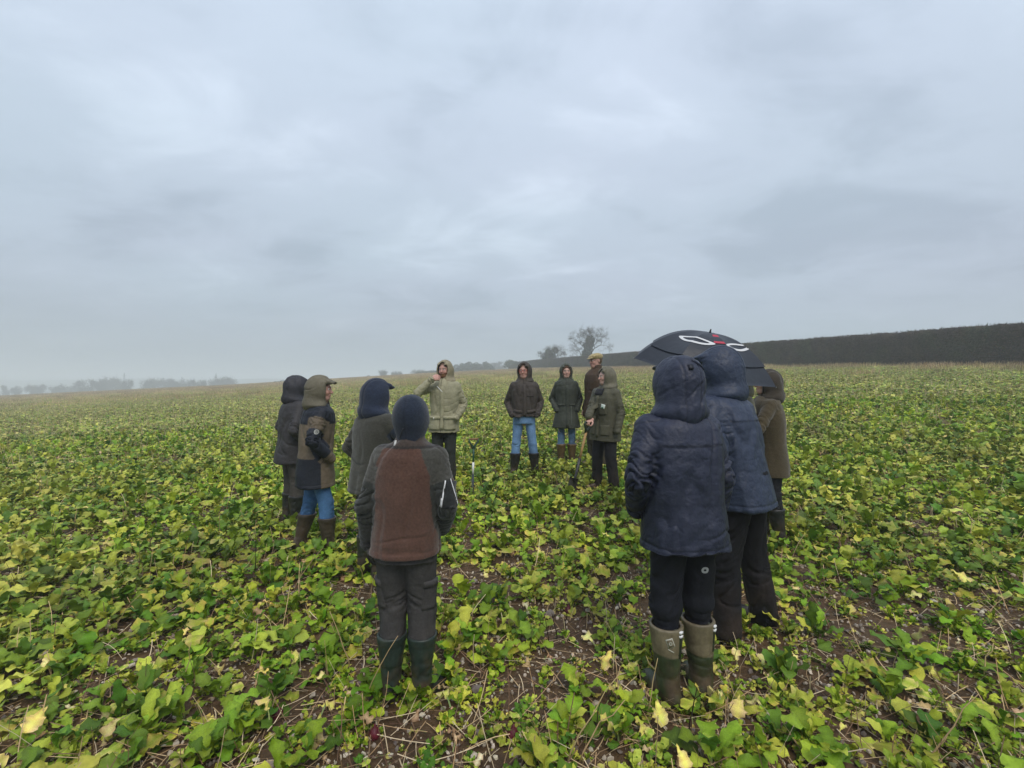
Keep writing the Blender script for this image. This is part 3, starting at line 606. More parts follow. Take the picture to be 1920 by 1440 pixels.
# ------------------------------------------------------------------ the crop
GREENS = [(0.098, 0.188, 0.007), (0.135, 0.235, 0.009), (0.180, 0.275, 0.012), (0.250, 0.325, 0.020), (0.066, 0.142, 0.010), (0.34, 0.37, 0.040)]
YELL = [(0.76, 0.56, 0.11), (0.78, 0.64, 0.20), (0.54, 0.50, 0.10)]
TAN = [(0.64, 0.46, 0.25), (0.46, 0.30, 0.15), (0.70, 0.56, 0.36)]
def leaf(seed, col, rows=11, half=1, petiole=0.28, width=0.26, phi0=1.1, curl=1.5, edge=None, ruffle=0.035, withpet=True):
    """unit-length lobed leaf growing from the origin along +Y, arching over"""
    rd = random.Random(seed); P = []; Cc = []; Q = []; col = np.array(col); edge = np.array(edge) if edge is not None else col * 1.25
    y = z = 0.0; N = 24; path = []
    for i in range(N + 1):
        t = i / N; a = phi0 - curl * t ** 1.3; path.append((y, z, a)); y += math.cos(a) / N; z += math.sin(a) / N
    def pt(t):
        f = t * N; i = min(int(f), N - 1); g = f - i; a, b = path[i], path[i + 1]; return a[0] + (b[0] - a[0]) * g, a[1] + (b[1] - a[1]) * g, a[2]
    ph = rd.uniform(0, 6); cup = rd.uniform(-0.15, 0.35); tw = rd.uniform(-0.4, 0.4)
    BT = (0, .14, .27, .45, .64, .82, .94, 1.0) if rows == 8 else [q_ / rows for q_ in range(rows + 1)]
    lobe = rd.uniform(0, 1)
    for r in range(rows + 1):
        b = BT[r]; t = petiole + (1 - petiole) * b
        wd = width * float(np.interp(b, (0, .14, .27, .45, .64, .82, .94, 1.0), (.10, .18 + .24 * lobe, .40 - .16 * lobe, .80, 1.0, .98, .74, .30))) * rd.uniform(0.90, 1.10) * (1 + (0.085 if rows > 5 else 0) * (1 if r % 2 else -1))
        py, pz, a = pt(t); off = rd.uniform(-.012, .012)
        for c in range(-half, half + 1):
            s = c / half; lob = (1 + rd.uniform(-0.13, 0.13)) if abs(c) == half else 1
            up = (cup * abs(s) * wd) + ruffle * math.sin(b * 15 + ph + c * 2.1) * abs(s) + rd.uniform(-.008, .008)
            P.append((s * wd * lob + off + tw * 0.1 * b * b, py - up * math.sin(a) + abs(s) ** 2 * rd.uniform(-.03, .02), pz + up * math.cos(a)))
            rib = 1.45 if c == 0 else 1.0; e = abs(s) ** 2 * (0.35 + 0.65 * b); e = min(1, e * rd.uniform(0.4, 1.5))
            Cc.append((col * (1 - e) + edge * e) * rib * rd.uniform(0.88, 1.1))
    w_ = 2 * half + 1
    for r in range(rows):
        for c in range(2 * half): a = r * w_ + c; Q += [(a, a + 1, a + w_ + 1), (a, a + w_ + 1, a + w_)]
    if withpet:
        k = len(P); pc = np.array([0.22, 0.28, 0.09])
        for t, w2 in ((0, 0.022), (petiole * 0.5, 0.018), (petiole + 0.08, 0.012)):
            py, pz, a = pt(t); P += [(-w2, py, pz + 0.004), (w2, py, pz + 0.004)]; Cc += [pc, pc]
        for r in range(2): a = k + r * 2; Q += [(a, a + 1, a + 3), (a, a + 3, a + 2)]
    return np.array(P), np.array(Q), np.clip(np.array(Cc), 0, 0.9)
LEAF = []                      # (mesh, kind)
for q in range(20):
    g = GREENS[q % 6]; P, Q, c = leaf(q, g, petiole=random.uniform(.12, .26), ruffle=random.uniform(.04, .075), width=random.uniform(0.135, 0.205), phi0=random.uniform(0.95, 1.4), curl=random.uniform(0.8, 2.3), edge=np.array(g) * random.uniform(1.1, 1.6))
    LEAF.append((make_mesh('leaf', P, Q, M_leaf, c), 'green'))
for q in range(4):
    P, Q, c = leaf(40 + q, GREENS[3], phi0=0.8, curl=1.9, edge=YELL[q % 3], width=0.25, ruffle=0.06); LEAF.append((make_mesh('leaf', P, Q, M_leaf, c), 'turning'))
for q in range(4):
    P, Q, c = leaf(50 + q, YELL[q % 3], phi0=0.6, curl=1.7, edge=TAN[0], width=0.22, ruffle=0.08); LEAF.append((make_mesh('leaf', P, Q, M_leaf, c), 'yellow'))
for q in range(3):
    P, Q, c = leaf(60 + q, TAN[q % 3], phi0=0.5, curl=1.8, edge=TAN[1], width=0.16, ruffle=0.1); LEAF.append((make_mesh('leaf', P, Q, M_leaf, c), 'dry'))
IDX = {k: [i for i, l in enumerate(LEAF) if l[1] == k] for k in ('green', 'turning', 'yellow', 'dry')}
def plant_leaves(rd, size=1.0, yellow=0.12, n=None):
    """list of (leaf index, matrix) for one rosette"""
    out = []; n = n or rd.randint(10, 14); a0 = rd.uniform(0, 6.28); fam = rd.choice(IDX['green'])
    for k in range(n):
        low = k < n * 0.4; r = rd.random()
        kind = ('yellow' if r < yellow * 0.55 else 'dry' if r < yellow else 'turning' if r < yellow * 2.4 else 'green') if low else ('turning' if r < yellow * 0.5 else 'green')
        i = rd.choice(IDX[kind]) if kind != 'green' else (fam if rd.random() < 0.45 else rd.choice(IDX['green']))
        L_ = size * rd.uniform(0.115, 0.215) * (0.8 if kind in ('yellow', 'dry') else 1) * (1.0 if low else 0.92)
        tilt = rd.uniform(-0.6, 0.05) if low else rd.uniform(0.05, 0.8)
        M = Matrix.Rotation(a0 + k * 2.4 + rd.uniform(-.3, .3), 4, 'Z') @ Matrix.Translation((0, 0.01, 0.0)) @ Matrix.Rotation(tilt, 4, 'X') @ Matrix.Rotation(rd.uniform(-.35, .35), 4, 'Y')
        out.append((i, M @ Matrix.Diagonal((L_ * rd.uniform(0.9, 1.25), L_, L_, 1))))
    return out
def leaf_arrays(me):
    n = len(me.vertices); P = np.empty(n * 3, np.float32); me.vertices.foreach_get('co', P); Q = np.empty(len(me.loops), np.int32); me.loops.foreach_get('vertex_index', Q)
    c = np.empty(n * 4, np.float32); me.color_attributes['col'].data.foreach_get('color', c); return P.reshape(-1, 3), Q.reshape(-1, 3), c.reshape(-1, 4)[:, :3]
ARR = [leaf_arrays(m) for m, _ in LEAF]
LOW = []
for q, (m_, k_) in enumerate(LEAF):
    cc = {'green': GREENS[q % 6], 'turning': (0.33, 0.36, 0.08), 'yellow': YELL[q % 3], 'dry': TAN[q % 3]}[k_]
    LOW.append(leaf(100 + q, cc, rows=3, half=1, width=0.25 if k_ == 'green' else 0.2, phi0=1.0, curl=1.5, withpet=False))
def joined(leaves, arr, T, off=(0, 0, 0), rot=0.0, shade=1.0):
    B = Matrix.Translation(off) @ Matrix.Rotation(rot, 4, 'Z')
    for i, M in leaves:
        P, Q, c = arr[i]; A = np.array(B @ M); T.add(P @ A[:3, :3].T + A[:3, 3], Q, c * shade)
def stalk(T, rd, x, y, h, col, w=0.004, lean=0.25, n=3):
    a = rd.uniform(0, 6.28); l = rd.uniform(0, lean); p = np.array([x, y, -0.01]); d = np.array([math.cos(a) * l, math.sin(a) * l, 1.0]); b = rd.uniform(0, 6.28); s = np.array([math.cos(b), math.sin(b), 0]) * w
    V = []
    for i in range(n + 1):
        f = i / n; V += [p - s * (1 - 0.5 * f), p + s * (1 - 0.5 * f)]; p = p + d / np.linalg.norm(d) * h / n; d = d + np.array([rd.gauss(0, .12), rd.gauss(0, .12), 0])
    T.add(V, [(2 * i, 2 * i + 1, 2 * i + 3, 2 * i + 2) for i in range(n)], col)
proto = bpy.data.collections.new('crop_prototypes')          # never linked to the scene: sources of the instanced ground cover
def proto_obj(name, me):
    o = bpy.data.objects.new(name, me); proto.objects.link(o); return o
NP, NL, NF = 16, 12, 10
for q in range(NP):                                         # full plants 0..15
    rd = random.Random(500 + q); T = Tris(); joined(plant_leaves(rd, rd.uniform(0.85, 1.25), 0.20), ARR, T); proto_obj('aa_plant_%02d' % q, T.mesh('plant', M_leaf))
for q in range(NL):                                         # simplified plants with straw 16..27
    rd = random.Random(600 + q); T = Tris(); joined(plant_leaves(rd, rd.uniform(0.8, 1.1), 0.48), LOW, T)
    for _ in range(rd.randint(0, 3)): stalk(T, rd, rd.gauss(0, .1), rd.gauss(0, .1), rd.uniform(0.1, 0.36), np.array(rd.choice(TAN)) * .8, 0.004)
    proto_obj('bb_plant_%02d' % q, T.mesh('plant', M_leaf))
for q in range(NF):                                         # 2 m patches for the distance 28..37
    rd = random.Random(700 + q); T = Tris()
    for _ in range(72):
        joined(plant_leaves(rd, rd.uniform(0.85, 1.15), 0.60, n=6), LOW, T, (rd.uniform(-1.05, 1.05), rd.uniform(-1.05, 1.05), 0), rd.uniform(0, 6))
    for _ in range(60): stalk(T, rd, rd.uniform(-1, 1), rd.uniform(-1, 1), rd.uniform(0.18, 0.42), np.array(rd.choice(TAN)) * 0.9, 0.008, n=2)
    proto_obj('cc_patch_%02d' % q, T.mesh('patch', M_leaf))
NT = 8
for q in range(NT):                                         # straw-rich patches for the far edge 38..45
    rd = random.Random(800 + q); T = Tris()
    for _ in range(38):
        joined(plant_leaves(rd, rd.uniform(0.8, 1.1), 0.4, n=5), LOW, T, (rd.uniform(-1.05, 1.05), rd.uniform(-1.05, 1.05), 0), rd.uniform(0, 6))
    for _ in range(170): stalk(T, rd, rd.uniform(-1, 1), rd.uniform(-1, 1), rd.uniform(0.2, 0.5), np.array(rd.choice(TAN + [(0.25, 0.14, 0.08), (0.30, 0.19, 0.10)])) * 0.85, 0.009, n=2)
    proto_obj('dd_straw_patch_%02d' % q, T.mesh('patch', M_leaf))
def scatter(name, pts, rot, scl, idx, coll, kind='stuff'):
    me = bpy.data.meshes.new(name); n = len(pts); me.vertices.add(n); me.vertices.foreach_set('co', np.asarray(pts, np.float32).ravel())
    a = me.attributes.new('rot', 'FLOAT_VECTOR', 'POINT'); a.data.foreach_set('vector', np.asarray(rot, np.float32).ravel())
    a = me.attributes.new('scl', 'FLOAT', 'POINT'); a.data.foreach_set('value', np.asarray(scl, np.float32))
    a = me.attributes.new('idx', 'INT', 'POINT'); a.data.foreach_set('value', np.asarray(idx, np.int32)); me.update()
    o = link(name, me, kind=kind)
    ng = bpy.data.node_groups.new(name + '_nodes', 'GeometryNodeTree')
    ng.interface.new_socket('Geometry', in_out='INPUT', socket_type='NodeSocketGeometry'); ng.interface.new_socket('Geometry', in_out='OUTPUT', socket_type='NodeSocketGeometry')
    N = ng.nodes; L = ng.links; gi = N.new('NodeGroupInput'); go = N.new('NodeGroupOutput'); ip = N.new('GeometryNodeInstanceOnPoints'); ci = N.new('GeometryNodeCollectionInfo')
    ci.inputs['Collection'].default_value = coll; ci.inputs['Separate Children'].default_value = True; ci.inputs['Reset Children'].default_value = True
    def na(nm, t):
        x = N.new('GeometryNodeInputNamedAttribute'); x.data_type = t; x.inputs['Name'].default_value = nm; return [s_ for s_ in x.outputs if s_.enabled and s_.name == 'Attribute'][0]
    er = N.new('FunctionNodeEulerToRotation'); L.new(na('rot', 'FLOAT_VECTOR'), er.inputs[0])
    L.new(gi.outputs[0], ip.inputs['Points']); L.new(ci.outputs[0], ip.inputs['Instance']); ip.inputs['Pick Instance'].default_value = True
    L.new(na('idx', 'INT'), ip.inputs['Instance Index']); L.new(er.outputs[0], ip.inputs['Rotation']); L.new(na('scl', 'FLOAT'), ip.inputs['Scale']); L.new(ip.outputs[0], go.inputs[0])
    md = o.modifiers.new('scatter', 'NODES'); md.node_group = ng; return o
# where the people stand: filled in by the people's specification below
FEET = []
def thin(x, y):
    """how much of the crop stands at (x, y)"""
    d = np.full_like(x, 0.97)
    def blob(cx, cy, rx, ry, v):
        nonlocal d
        f = np.exp(-(((x - cx) / rx) ** 2 + ((y - cy) / ry) ** 2) * 1.2); d = d * (1 - f * v)
    blob(0.55, 3.1, 0.85, 0.75, 0.92); blob(0.35, 2.05, 1.5, 0.42, 0.62); blob(2.05, 2.75, 0.95, 0.75, 0.75); blob(-1.0, 2.0, 0.7, 0.25, 0.4); blob(-1.35, 2.6, 0.9, 0.3, 0.45); blob(-0.55, 3.6, 0.8, 0.5, 0.5)
    blob(0.1, 4.6, 1.3, 0.7, 0.35); blob(-1.9, 5.4, 0.9, 0.4, 0.5); blob(2.4, 3.5, 0.5, 0.5, 0.3)
    n = pn2(x * 1.1, y * 1.1, 8.2); d = d * np.interp(n, [-0.7, -0.25, 0.1], [0.35, 0.8, 1.0])
    return d
def zone(x, y):
    upx = 960 + F * x / y
    a = 'by the left border' if upx < 230 else 'left of the jeans man' if upx < 470 else 'below the black and tan jacket' if upx < 670 else 'below the brown fleece' if upx < 850 else 'just right of the brown fleece' if upx < 1010 else 'between fleece and navy jacket' if upx < 1190 else 'below the navy jacket' if upx < 1370 else 'right of the navy jacket' if upx < 1560 else 'towards the right border' if upx < 1740 else 'by the right border'
    return a, ('bottom edge' if y < 2.15 else 'foreground' if y < 2.6 else 'second rank' if y < 3.2 else 'third rank' if y < 4.5 else 'farther off')
def build_crop():
    sp = 0.172; gx, gy = np.meshgrid(np.arange(-32, 32, sp), np.arange(-1.0, 15, sp), indexing='ij'); x = (gx + rng.uniform(-.085, .085, gx.shape)).ravel(); y = (gy + rng.uniform(-.085, .085, gx.shape)).ravel()
    keep = (np.abs(x) < 1.8 * np.maximum(y, 0.2) + 3.5) & (rng.random(x.size) < thin(x, y)) & (x ** 2 + y ** 2 > 0.35)
    for (fx, fy) in FEET: keep &= ((x - fx) ** 2 + (y - fy) ** 2) > 0.13 ** 2
    x, y = x[keep], y[keep]; z = ground(x, y)
    py = 720 + (CZ - z) / np.maximum(y, .1) * F; vis = (np.abs(x) < 1.14 * y) & (y > 1.75) & (py < 1500)
    # the plants that show largest in the photo are objects of their own
    order = np.argsort(np.where(vis, y, 1e9))[:300]; own = np.zeros(len(x), bool); own[order] = True
    marks = [(p['x'], p['y'], p['ref']) for p in PEOPLE]
    for q in order:
        rd = random.Random(int(q) + 9000); yl = rd.choice([0.05, 0.16, 0.36]); rich = thin(x[q:q + 1], y[q:q + 1])[0] > 0.7
        sizes = rd.uniform(0.78, 1.15); lv = plant_leaves(rd, sizes, yl); kinds = {LEAF[i][1] for i, _ in lv}
        o = empty('crop_plant', (x[q], y[q], z[q] - 0.012), rd.uniform(0, 6.28))
        look = 'crop plant with yellow leaves' if 'yellow' in kinds else 'crop plant with dry brown leaves' if 'dry' in kinds else 'crop plant with paling leaves' if 'turning' in kinds else 'all-green crop plant'
        sz = 'large ' if sizes > 1.03 else 'small ' if sizes < 0.88 else 'middling '
        where = ', '.join(zone(x[q], y[q])); tag(o, sz + look + ', ' + where, 'plant', sz + look.replace('plant', 'plants') + ', ' + where)
        for i, M in lv:
            c = bpy.data.objects.new('leaf', LEAF[i][0]); C.objects.link(c); c.parent = o; c.matrix_local = M
    x, y, z = x[~own], y[~own], z[~own]; n = len(x)
    pts = [np.stack([x, y, z - 0.012], 1)]; idx = [np.where(y < 9, rng.integers(0, NP, n), rng.integers(0, NP + NL, n))]; scl = [rng.uniform(0.72, 1.25, n)]
    # seedlings and weeds between the plants
    n = 5500; y = 1.0 + 9 * rng.random(n) ** 1.2; x = rng.uniform(-1.3, 1.3, n) * y; k = rng.random(n) < .75; x, y = x[k], y[k]; n = len(x)
    pts.append(np.stack([x, y, ground(x, y) - 0.004], 1)); idx.append(rng.integers(0, NP, n)); scl.append(rng.uniform(0.16, 0.5, n))
    sp = 0.2; gx, gy = np.meshgrid(np.arange(-86, 60, sp), np.arange(15, 44, sp), indexing='ij'); x = (gx + rng.uniform(-.11, .11, gx.shape)).ravel(); y = (gy + rng.uniform(-.11, .11, gx.shape)).ravel()
    u = x / y; keep = (np.abs(u) < 1.95) & (x < hedge_x(y) - 1.2) & (rng.random(x.size) < 0.9); x, y = x[keep], y[keep]; n = len(x)
    pts.append(np.stack([x, y, ground(x, y) - 0.01], 1)); idx.append(rng.integers(NP, NP + NL, n)); scl.append(rng.uniform(0.85, 1.3, n))
    sp = 2.0; gx, gy = np.meshgrid(np.arange(-340, 60, sp), np.arange(44.5, 176, sp), indexing='ij'); x = gx.ravel() + rng.uniform(-.2, .2, gx.size); y = gy.ravel() + rng.uniform(-.2, .2, gx.size)
    u = x / y; D = edge_dist(u); keep = (np.abs(u) < 1.95) & (x < hedge_x(y) - 2.2) & (y < D + 2); x, y, u, D = x[keep], y[keep], u[keep], D[keep]; n = len(x)
    far = rng.random(n) < np.clip(sstep(0.4, 1.0, y / D) * 0.6 + 0.05, 0, 1)
    pts.append(np.stack([x, y, ground(x, y)], 1)); idx.append(np.where(far, rng.integers(NP + NL + NF, NP + NL + NF + NT, n), rng.integers(NP + NL, NP + NL + NF, n))); scl.append(rng.uniform(1.0, 1.12, n))
    # straw-rich patches in the hedge-side strip and far fringe nearer than 44 m
    gx, gy = np.meshgrid(np.arange(4, 60, 2.0), np.arange(18, 44, 2.0), indexing='ij'); x = gx.ravel() + rng.uniform(-.6, .6, gx.size); y = gy.ravel() + rng.uniform(-.6, .6, gx.size); D = edge_dist(x / y)
    keep = (rng.random(x.size) < 0.6 * sstep(0.6, 0.95, y / D)) & (x < hedge_x(y) - 2.0) & (x / y < 1.35); x, y = x[keep], y[keep]; n = len(x)
    pts.append(np.stack([x, y, ground(x, y)], 1)); idx.append(rng.integers(NP + NL + NF, NP + NL + NF + NT, n)); scl.append(rng.uniform(0.9, 1.1, n))
    pts = np.concatenate(pts); idx = np.concatenate(idx); scl = np.concatenate(scl); n = len(pts)
    rot = np.zeros((n, 3)); rot[:, 2] = rng.uniform(0, 6.28, n); near = idx < NP + NL; rot[:, 0] = near * rng.normal(0, .1, n); rot[:, 1] = near * rng.normal(0, .1, n)
    # patches follow the slope of the field
    e = 0.8; gx_ = (ground(pts[:, 0] + e, pts[:, 1]) - ground(pts[:, 0] - e, pts[:, 1])) / (2 * e); gy_ = (ground(pts[:, 0], pts[:, 1] + e) - ground(pts[:, 0], pts[:, 1] - e)) / (2 * e)
    p = ~near; cz, sz = np.cos(rot[:, 2]), np.sin(rot[:, 2]); sx = gx_ * cz + gy_ * sz; sy = -gx_ * sz + gy_ * cz
    rot[:, 0] = np.where(p, sy, rot[:, 0]); rot[:, 1] = np.where(p, -sx, rot[:, 1])
    # tilt is applied before the turn about the vertical (XYZ Euler)
    scatter('crop_cover', pts, rot, scl, idx, proto)
build_crop()
# ------------------------------------------------------------------ straw, dead stems, flints, fallen leaves
def in_view(n, ymin=1.75, ymax=4.2, power=1.0):
    y = ymin + (ymax - ymin) * rng.random(n) ** power; x = rng.uniform(-1.12, 1.12, n) * y; return x, y
def build_litter():
    T = Tris(); n = 13000; y = 1.0 + 11 * rng.random(n) ** 1.2; x = rng.uniform(-1.25, 1.25, n) * y
    z = ground(x, y) + 0.012 * pn2(x * 4, y * 4) * 1
    for i in range(n):
        near = y[i] < 6; up = rng.random() < 0.28; L_ = rng.uniform(0.06, 0.30) if not up else rng.uniform(0.08, 0.26); a = rng.uniform(0, 6.28)
        el = rng.uniform(-.05, .22) if not up else rng.uniform(0.7, 1.5); d = np.array([math.cos(a) * math.cos(el), math.sin(a) * math.cos(el), math.sin(el)]); s = np.array([-math.sin(a), math.cos(a), 0.0]) * rng.uniform(0.0009, 0.0026)
        p = np.array([x[i], y[i], z[i] + rng.uniform(0.004, 0.03) * (not up)]); V = []; m = 3; dd = d.copy(); bend = rng.normal(0, .25, 3) * (1, 1, .4)
        for k in range(m + 1): V += [p - s, p + s]; p = p + dd * L_ / m; dd = dd + bend / m
        c = TAN[rng.integers(3)] if rng.random() < 0.55 else [(0.20, 0.12, 0.07), (0.13, 0.07, 0.045), (0.30, 0.20, 0.11)][rng.integers(3)]
        T.add(V, [(2 * k, 2 * k + 1, 2 * k + 3, 2 * k + 2) for k in range(m)], np.array(c) * rng.uniform(0.6, 1.1))
    link('straw_litter', T.mesh('straw_litter', M_straw), kind='stuff')
build_litter()
def stone_mesh(seed):
    import bmesh
    bm = bmesh.new(); bmesh.ops.create_icosphere(bm, subdivisions=1, radius=1); rd = random.Random(seed); sc = (rd.uniform(.7, 1.2), rd.uniform(.5, .9), rd.uniform(.3, .6))
    for v in bm.verts: v.co = Vector((v.co.x * sc[0], v.co.y * sc[1], v.co.z * sc[2])) * rd.uniform(0.7, 1.15)
    me = bpy.data.meshes.new('flint_stone'); bm.to_mesh(me); bm.free(); n = len(me.vertices)
    a = me.color_attributes.new('col', 'FLOAT_COLOR', 'POINT'); c0 = np.array(rd.choice([(0.80, 0.70, 0.55), (0.66, 0.56, 0.43), (0.46, 0.38, 0.30), (0.84, 0.77, 0.64), (0.25, 0.2, 0.17)]))
    c = np.ones((n, 4), np.float32); c[:, :3] = c0 * np.random.default_rng(seed).uniform(0.75, 1.1, (n, 1)); a.data.foreach_set('color', c.ravel()); me.materials.append(M_stone); return me
STONES = [stone_mesh(q) for q in range(9)]
sproto = bpy.data.collections.new('stone_prototypes')
for q, m_ in enumerate(STONES): o = bpy.data.objects.new('st_%02d' % q, m_); sproto.objects.link(o)
LFALL = [LEAF[i][0] for i in IDX['yellow'] + IDX['dry']]
for q, m_ in enumerate(LFALL): o = bpy.data.objects.new('tl_%02d' % q, m_); sproto.objects.link(o)
def bare(x, y, f=0.5): return rng.random(len(x)) < np.clip(1.25 - thin(x, y), f, 1)
x, y = in_view(420, 1.75, 3.9, 1.2); k = bare(x, y, 0.3); x, y = x[k][:170], y[k][:170]; z = ground(x, y)
for i in range(len(x)):
    mi = rng.integers(len(STONES)); pale = mi % 5 in (0, 1, 3)
    o = link('flint_stone', STONES[mi]); s_ = rng.uniform(0.012, 0.028) * (1.6 if rng.random() < 0.12 else 1); o.scale = (s_, s_, s_); o.location = (x[i], y[i], z[i] + s_ * 0.35 + 0.004); o.rotation_euler = (rng.normal(0, .3), rng.normal(0, .3), rng.uniform(0, 6))
    a, b = zone(x[i], y[i]); tag(o, '%s flint stone on soil, %s, %s' % ('large' if s_ > 0.021 else 'small', a, b), 'stone', ('large' if s_ > 0.021 else 'small') + ' flint stones, %s, %s' % (a, b))
n = 22000; y = 1.0 + 10 * rng.random(n) ** 1.3; x = rng.uniform(-1.25, 1.25, n) * y; k = bare(x, y, 0.55); x, y = x[k], y[k]; n = len(x)
scatter('flint_scatter', np.stack([x, y, ground(x, y) + 0.006], 1), rng.uniform(0, 6.28, (n, 3)), rng.uniform(0.005, 0.020, n), rng.integers(0, 9, n), sproto)
n = 5200; y = 1.9 + 24 * rng.random(n) ** 1.2; x = rng.uniform(-1.25, 1.25, n) * y
rt = np.stack([rng.normal(-0.5, .5, n), rng.normal(0, .4, n), rng.uniform(0, 6.28, n)], 1)
scatter('fallen_leaf_scatter', np.stack([x, y, ground(x, y) + np.where(y > 6, 0.12, 0.015) * rng.random(n)], 1), rt, rng.uniform(0.06, 0.15, n), rng.integers(9, 9 + len(LFALL), n), sproto)
x, y = in_view(150, 1.8, 4.6)
big = [(260, 1375), (610, 1365), (1525, 1215), (1232, 1345), (1350, 1355), (1385, 1345), (1760, 1215), (505, 1395), (1160, 1250), (1095, 1380), (845, 1370), (1430, 1100), (1770, 895 + 200), (1890, 1000), (90, 1365), (1750, 1150), (240, 1140), (60, 1300), (1440, 1380)]
bx, by = [], []
for (px, py) in big: Yd = solve_feet(px, py); bx.append(at(px, Yd)); by.append(Yd)
x = np.concatenate([x, bx]); y = np.concatenate([y, by]); z = ground(x, y); nb = len(x) - len(bx)
for i in range(len(x)):
    large = i >= nb; mi = (rng.integers(0, 3) if large else rng.integers(len(LFALL))); o = link('fallen_leaf', LFALL[mi])
    s_ = rng.uniform(0.15, 0.20) if large else rng.uniform(0.06, 0.13); o.scale = (s_, s_, s_); o.location = (x[i], y[i], z[i] + (0.11 if large else rng.uniform(0.01, 0.08))); o.rotation_euler = (rng.normal(-0.45, .3), rng.normal(0, .35), rng.uniform(0, 6))
    a, b = zone(x[i], y[i]); kind = 'yellow' if mi < 4 else 'dry tan'
    tag(o, '%s %s leaf on the crop, %s, %s' % ('large' if large else 'small', kind, a, b), 'leaf', '%s %s leaves, %s, %s' % ('large' if large else 'small', kind, a, b))
# dead upright stems, dark and pale, standing out of the crop
def stem_obj(px, py, hpx, dark, lean, branches, label, group):
    Y = solve_feet(px, py); xx = at(px, Y); h = hpx / F * Y; T = Tris(); rd = random.Random(int(px * 7 + py)); col = np.array((0.035, 0.022, 0.016) if dark else (0.42, 0.30, 0.15))
    pts = [Vector((lean * h * (k / 5) ** 1.4, rd.gauss(0, .01), h * k / 5 * (1 - 0.1 * abs(lean)))) for k in range(6)]
    P, Q = tube_tris(pts, [0.0042 - 0.0005 * k for k in range(6)], 4); T.add(P, Q, col)
    for b in range(branches):
        k = rd.randint(1, 4); a = rd.uniform(0, 6.28); l = h * rd.uniform(0.15, 0.35); p = pts[k]
        P, Q = tube_tris([p, p + Vector((math.cos(a) * l * .5, math.sin(a) * l * .5, l * .5)), p + Vector((math.cos(a) * l * .75, math.sin(a) * l * .75, l))], [0.002, 0.0016, 0.0012], 3); T.add(P, Q, col * 1.2)
    o = link('dead_stem' if dark else 'straw_stem', T.mesh('stem', M_bark if dark else M_straw)); o.location = (xx, Y, ground1(xx, Y) - 0.01); tag(o, label, 'stem', group)
spec = [(479, 1085, 85, 1), (1290, 1400, 120, 1), (1115, 1390, 95, 1), (1003, 1420, 90, 1), (340, 815, 32, 1), (356, 828, 28, 1), (385, 812, 30, 1), (270, 805, 30, 1), (160, 850, 30, 1), (240, 900, 38, 1), (415, 900, 40, 1), (520, 905, 36, 1), (300, 880, 34, 1), (1060, 1180, 60, 1), (1030, 1215, 65, 1), (1045, 1200, 55, 1), (1600, 1100, 60, 1), (1010, 905, 30, 1),
        (1530, 940, 50, 0), (1710, 850, 45, 0), (1650, 900, 45, 0), (680, 1330, 150, 0), (655, 1260, 120, 0), (1060, 1440, 190, 0), (1085, 1430, 130, 0), (1740, 1440, 150, 0), (1215, 1340, 110, 0), (1160, 1320, 90, 0), (1555, 1180, 85, 0), (560, 1130, 80, 0), (550, 1110, 90, 0), (100, 1020, 70, 0), (870, 1090, 60, 0), (930, 1120, 70, 0), (1490, 1010, 55, 0), (1840, 1270, 70, 0), (345, 1290, 90, 0), (215, 1180, 70, 0), (1380, 1320, 85, 0), (1300, 1230, 95, 0)]
for px, py, h, dk in spec:
    Y = solve_feet(px, py); a, b = zone(at(px, Y), Y); lean = random.uniform(-0.2, 0.2) if dk else random.uniform(-0.7, 0.8)
    stem_obj(px, py, h, dk, lean, random.randint(2, 5) if dk else random.randint(0, 2), ('dark dead upright stem' if dk else 'pale dry straw stem') + ', %s, %s' % (a, b), ('dead dark stems' if dk else 'dry straw stems') + ', %s, %s' % (a, b))
# dark red roots pushing out of the soil
rd_ = [(702, 1383), (962, 1384), (520, 1345), (1065, 1150), (1245, 1165)]
for q, (px, py) in enumerate(rd_):
    Y = solve_feet(px, py); fl = Field(*[np.linspace(-0.05, 0.05, 22)] * 2, np.linspace(-0.06, 0.06, 26)); fl.ell((0, 0, 0), (0.026, 0.024, 0.03)); fl.cone((0, 0, 0.02), (0.003, 0, 0.045), 0.012, 0.006, 0.012)
    P, Q = fl.mesh('root'); P = P + 0.003 * pn(P * 50)[:, None]; o = link('red_root', make_mesh('red_root', P, Q, M_rubber, np.array((0.10, 0.012, 0.02)))); xx = at(px, Y); o.location = (xx, Y, ground1(xx, Y) + 0.014)
    tag(o, 'dark red root showing at the soil, ' + ['below the brown fleece man', 'bottom middle of the photo', 'bottom left of the photo', 'middle of the bare patch', 'left of the tan-topped boots'][q], 'root', 'dark red roots')

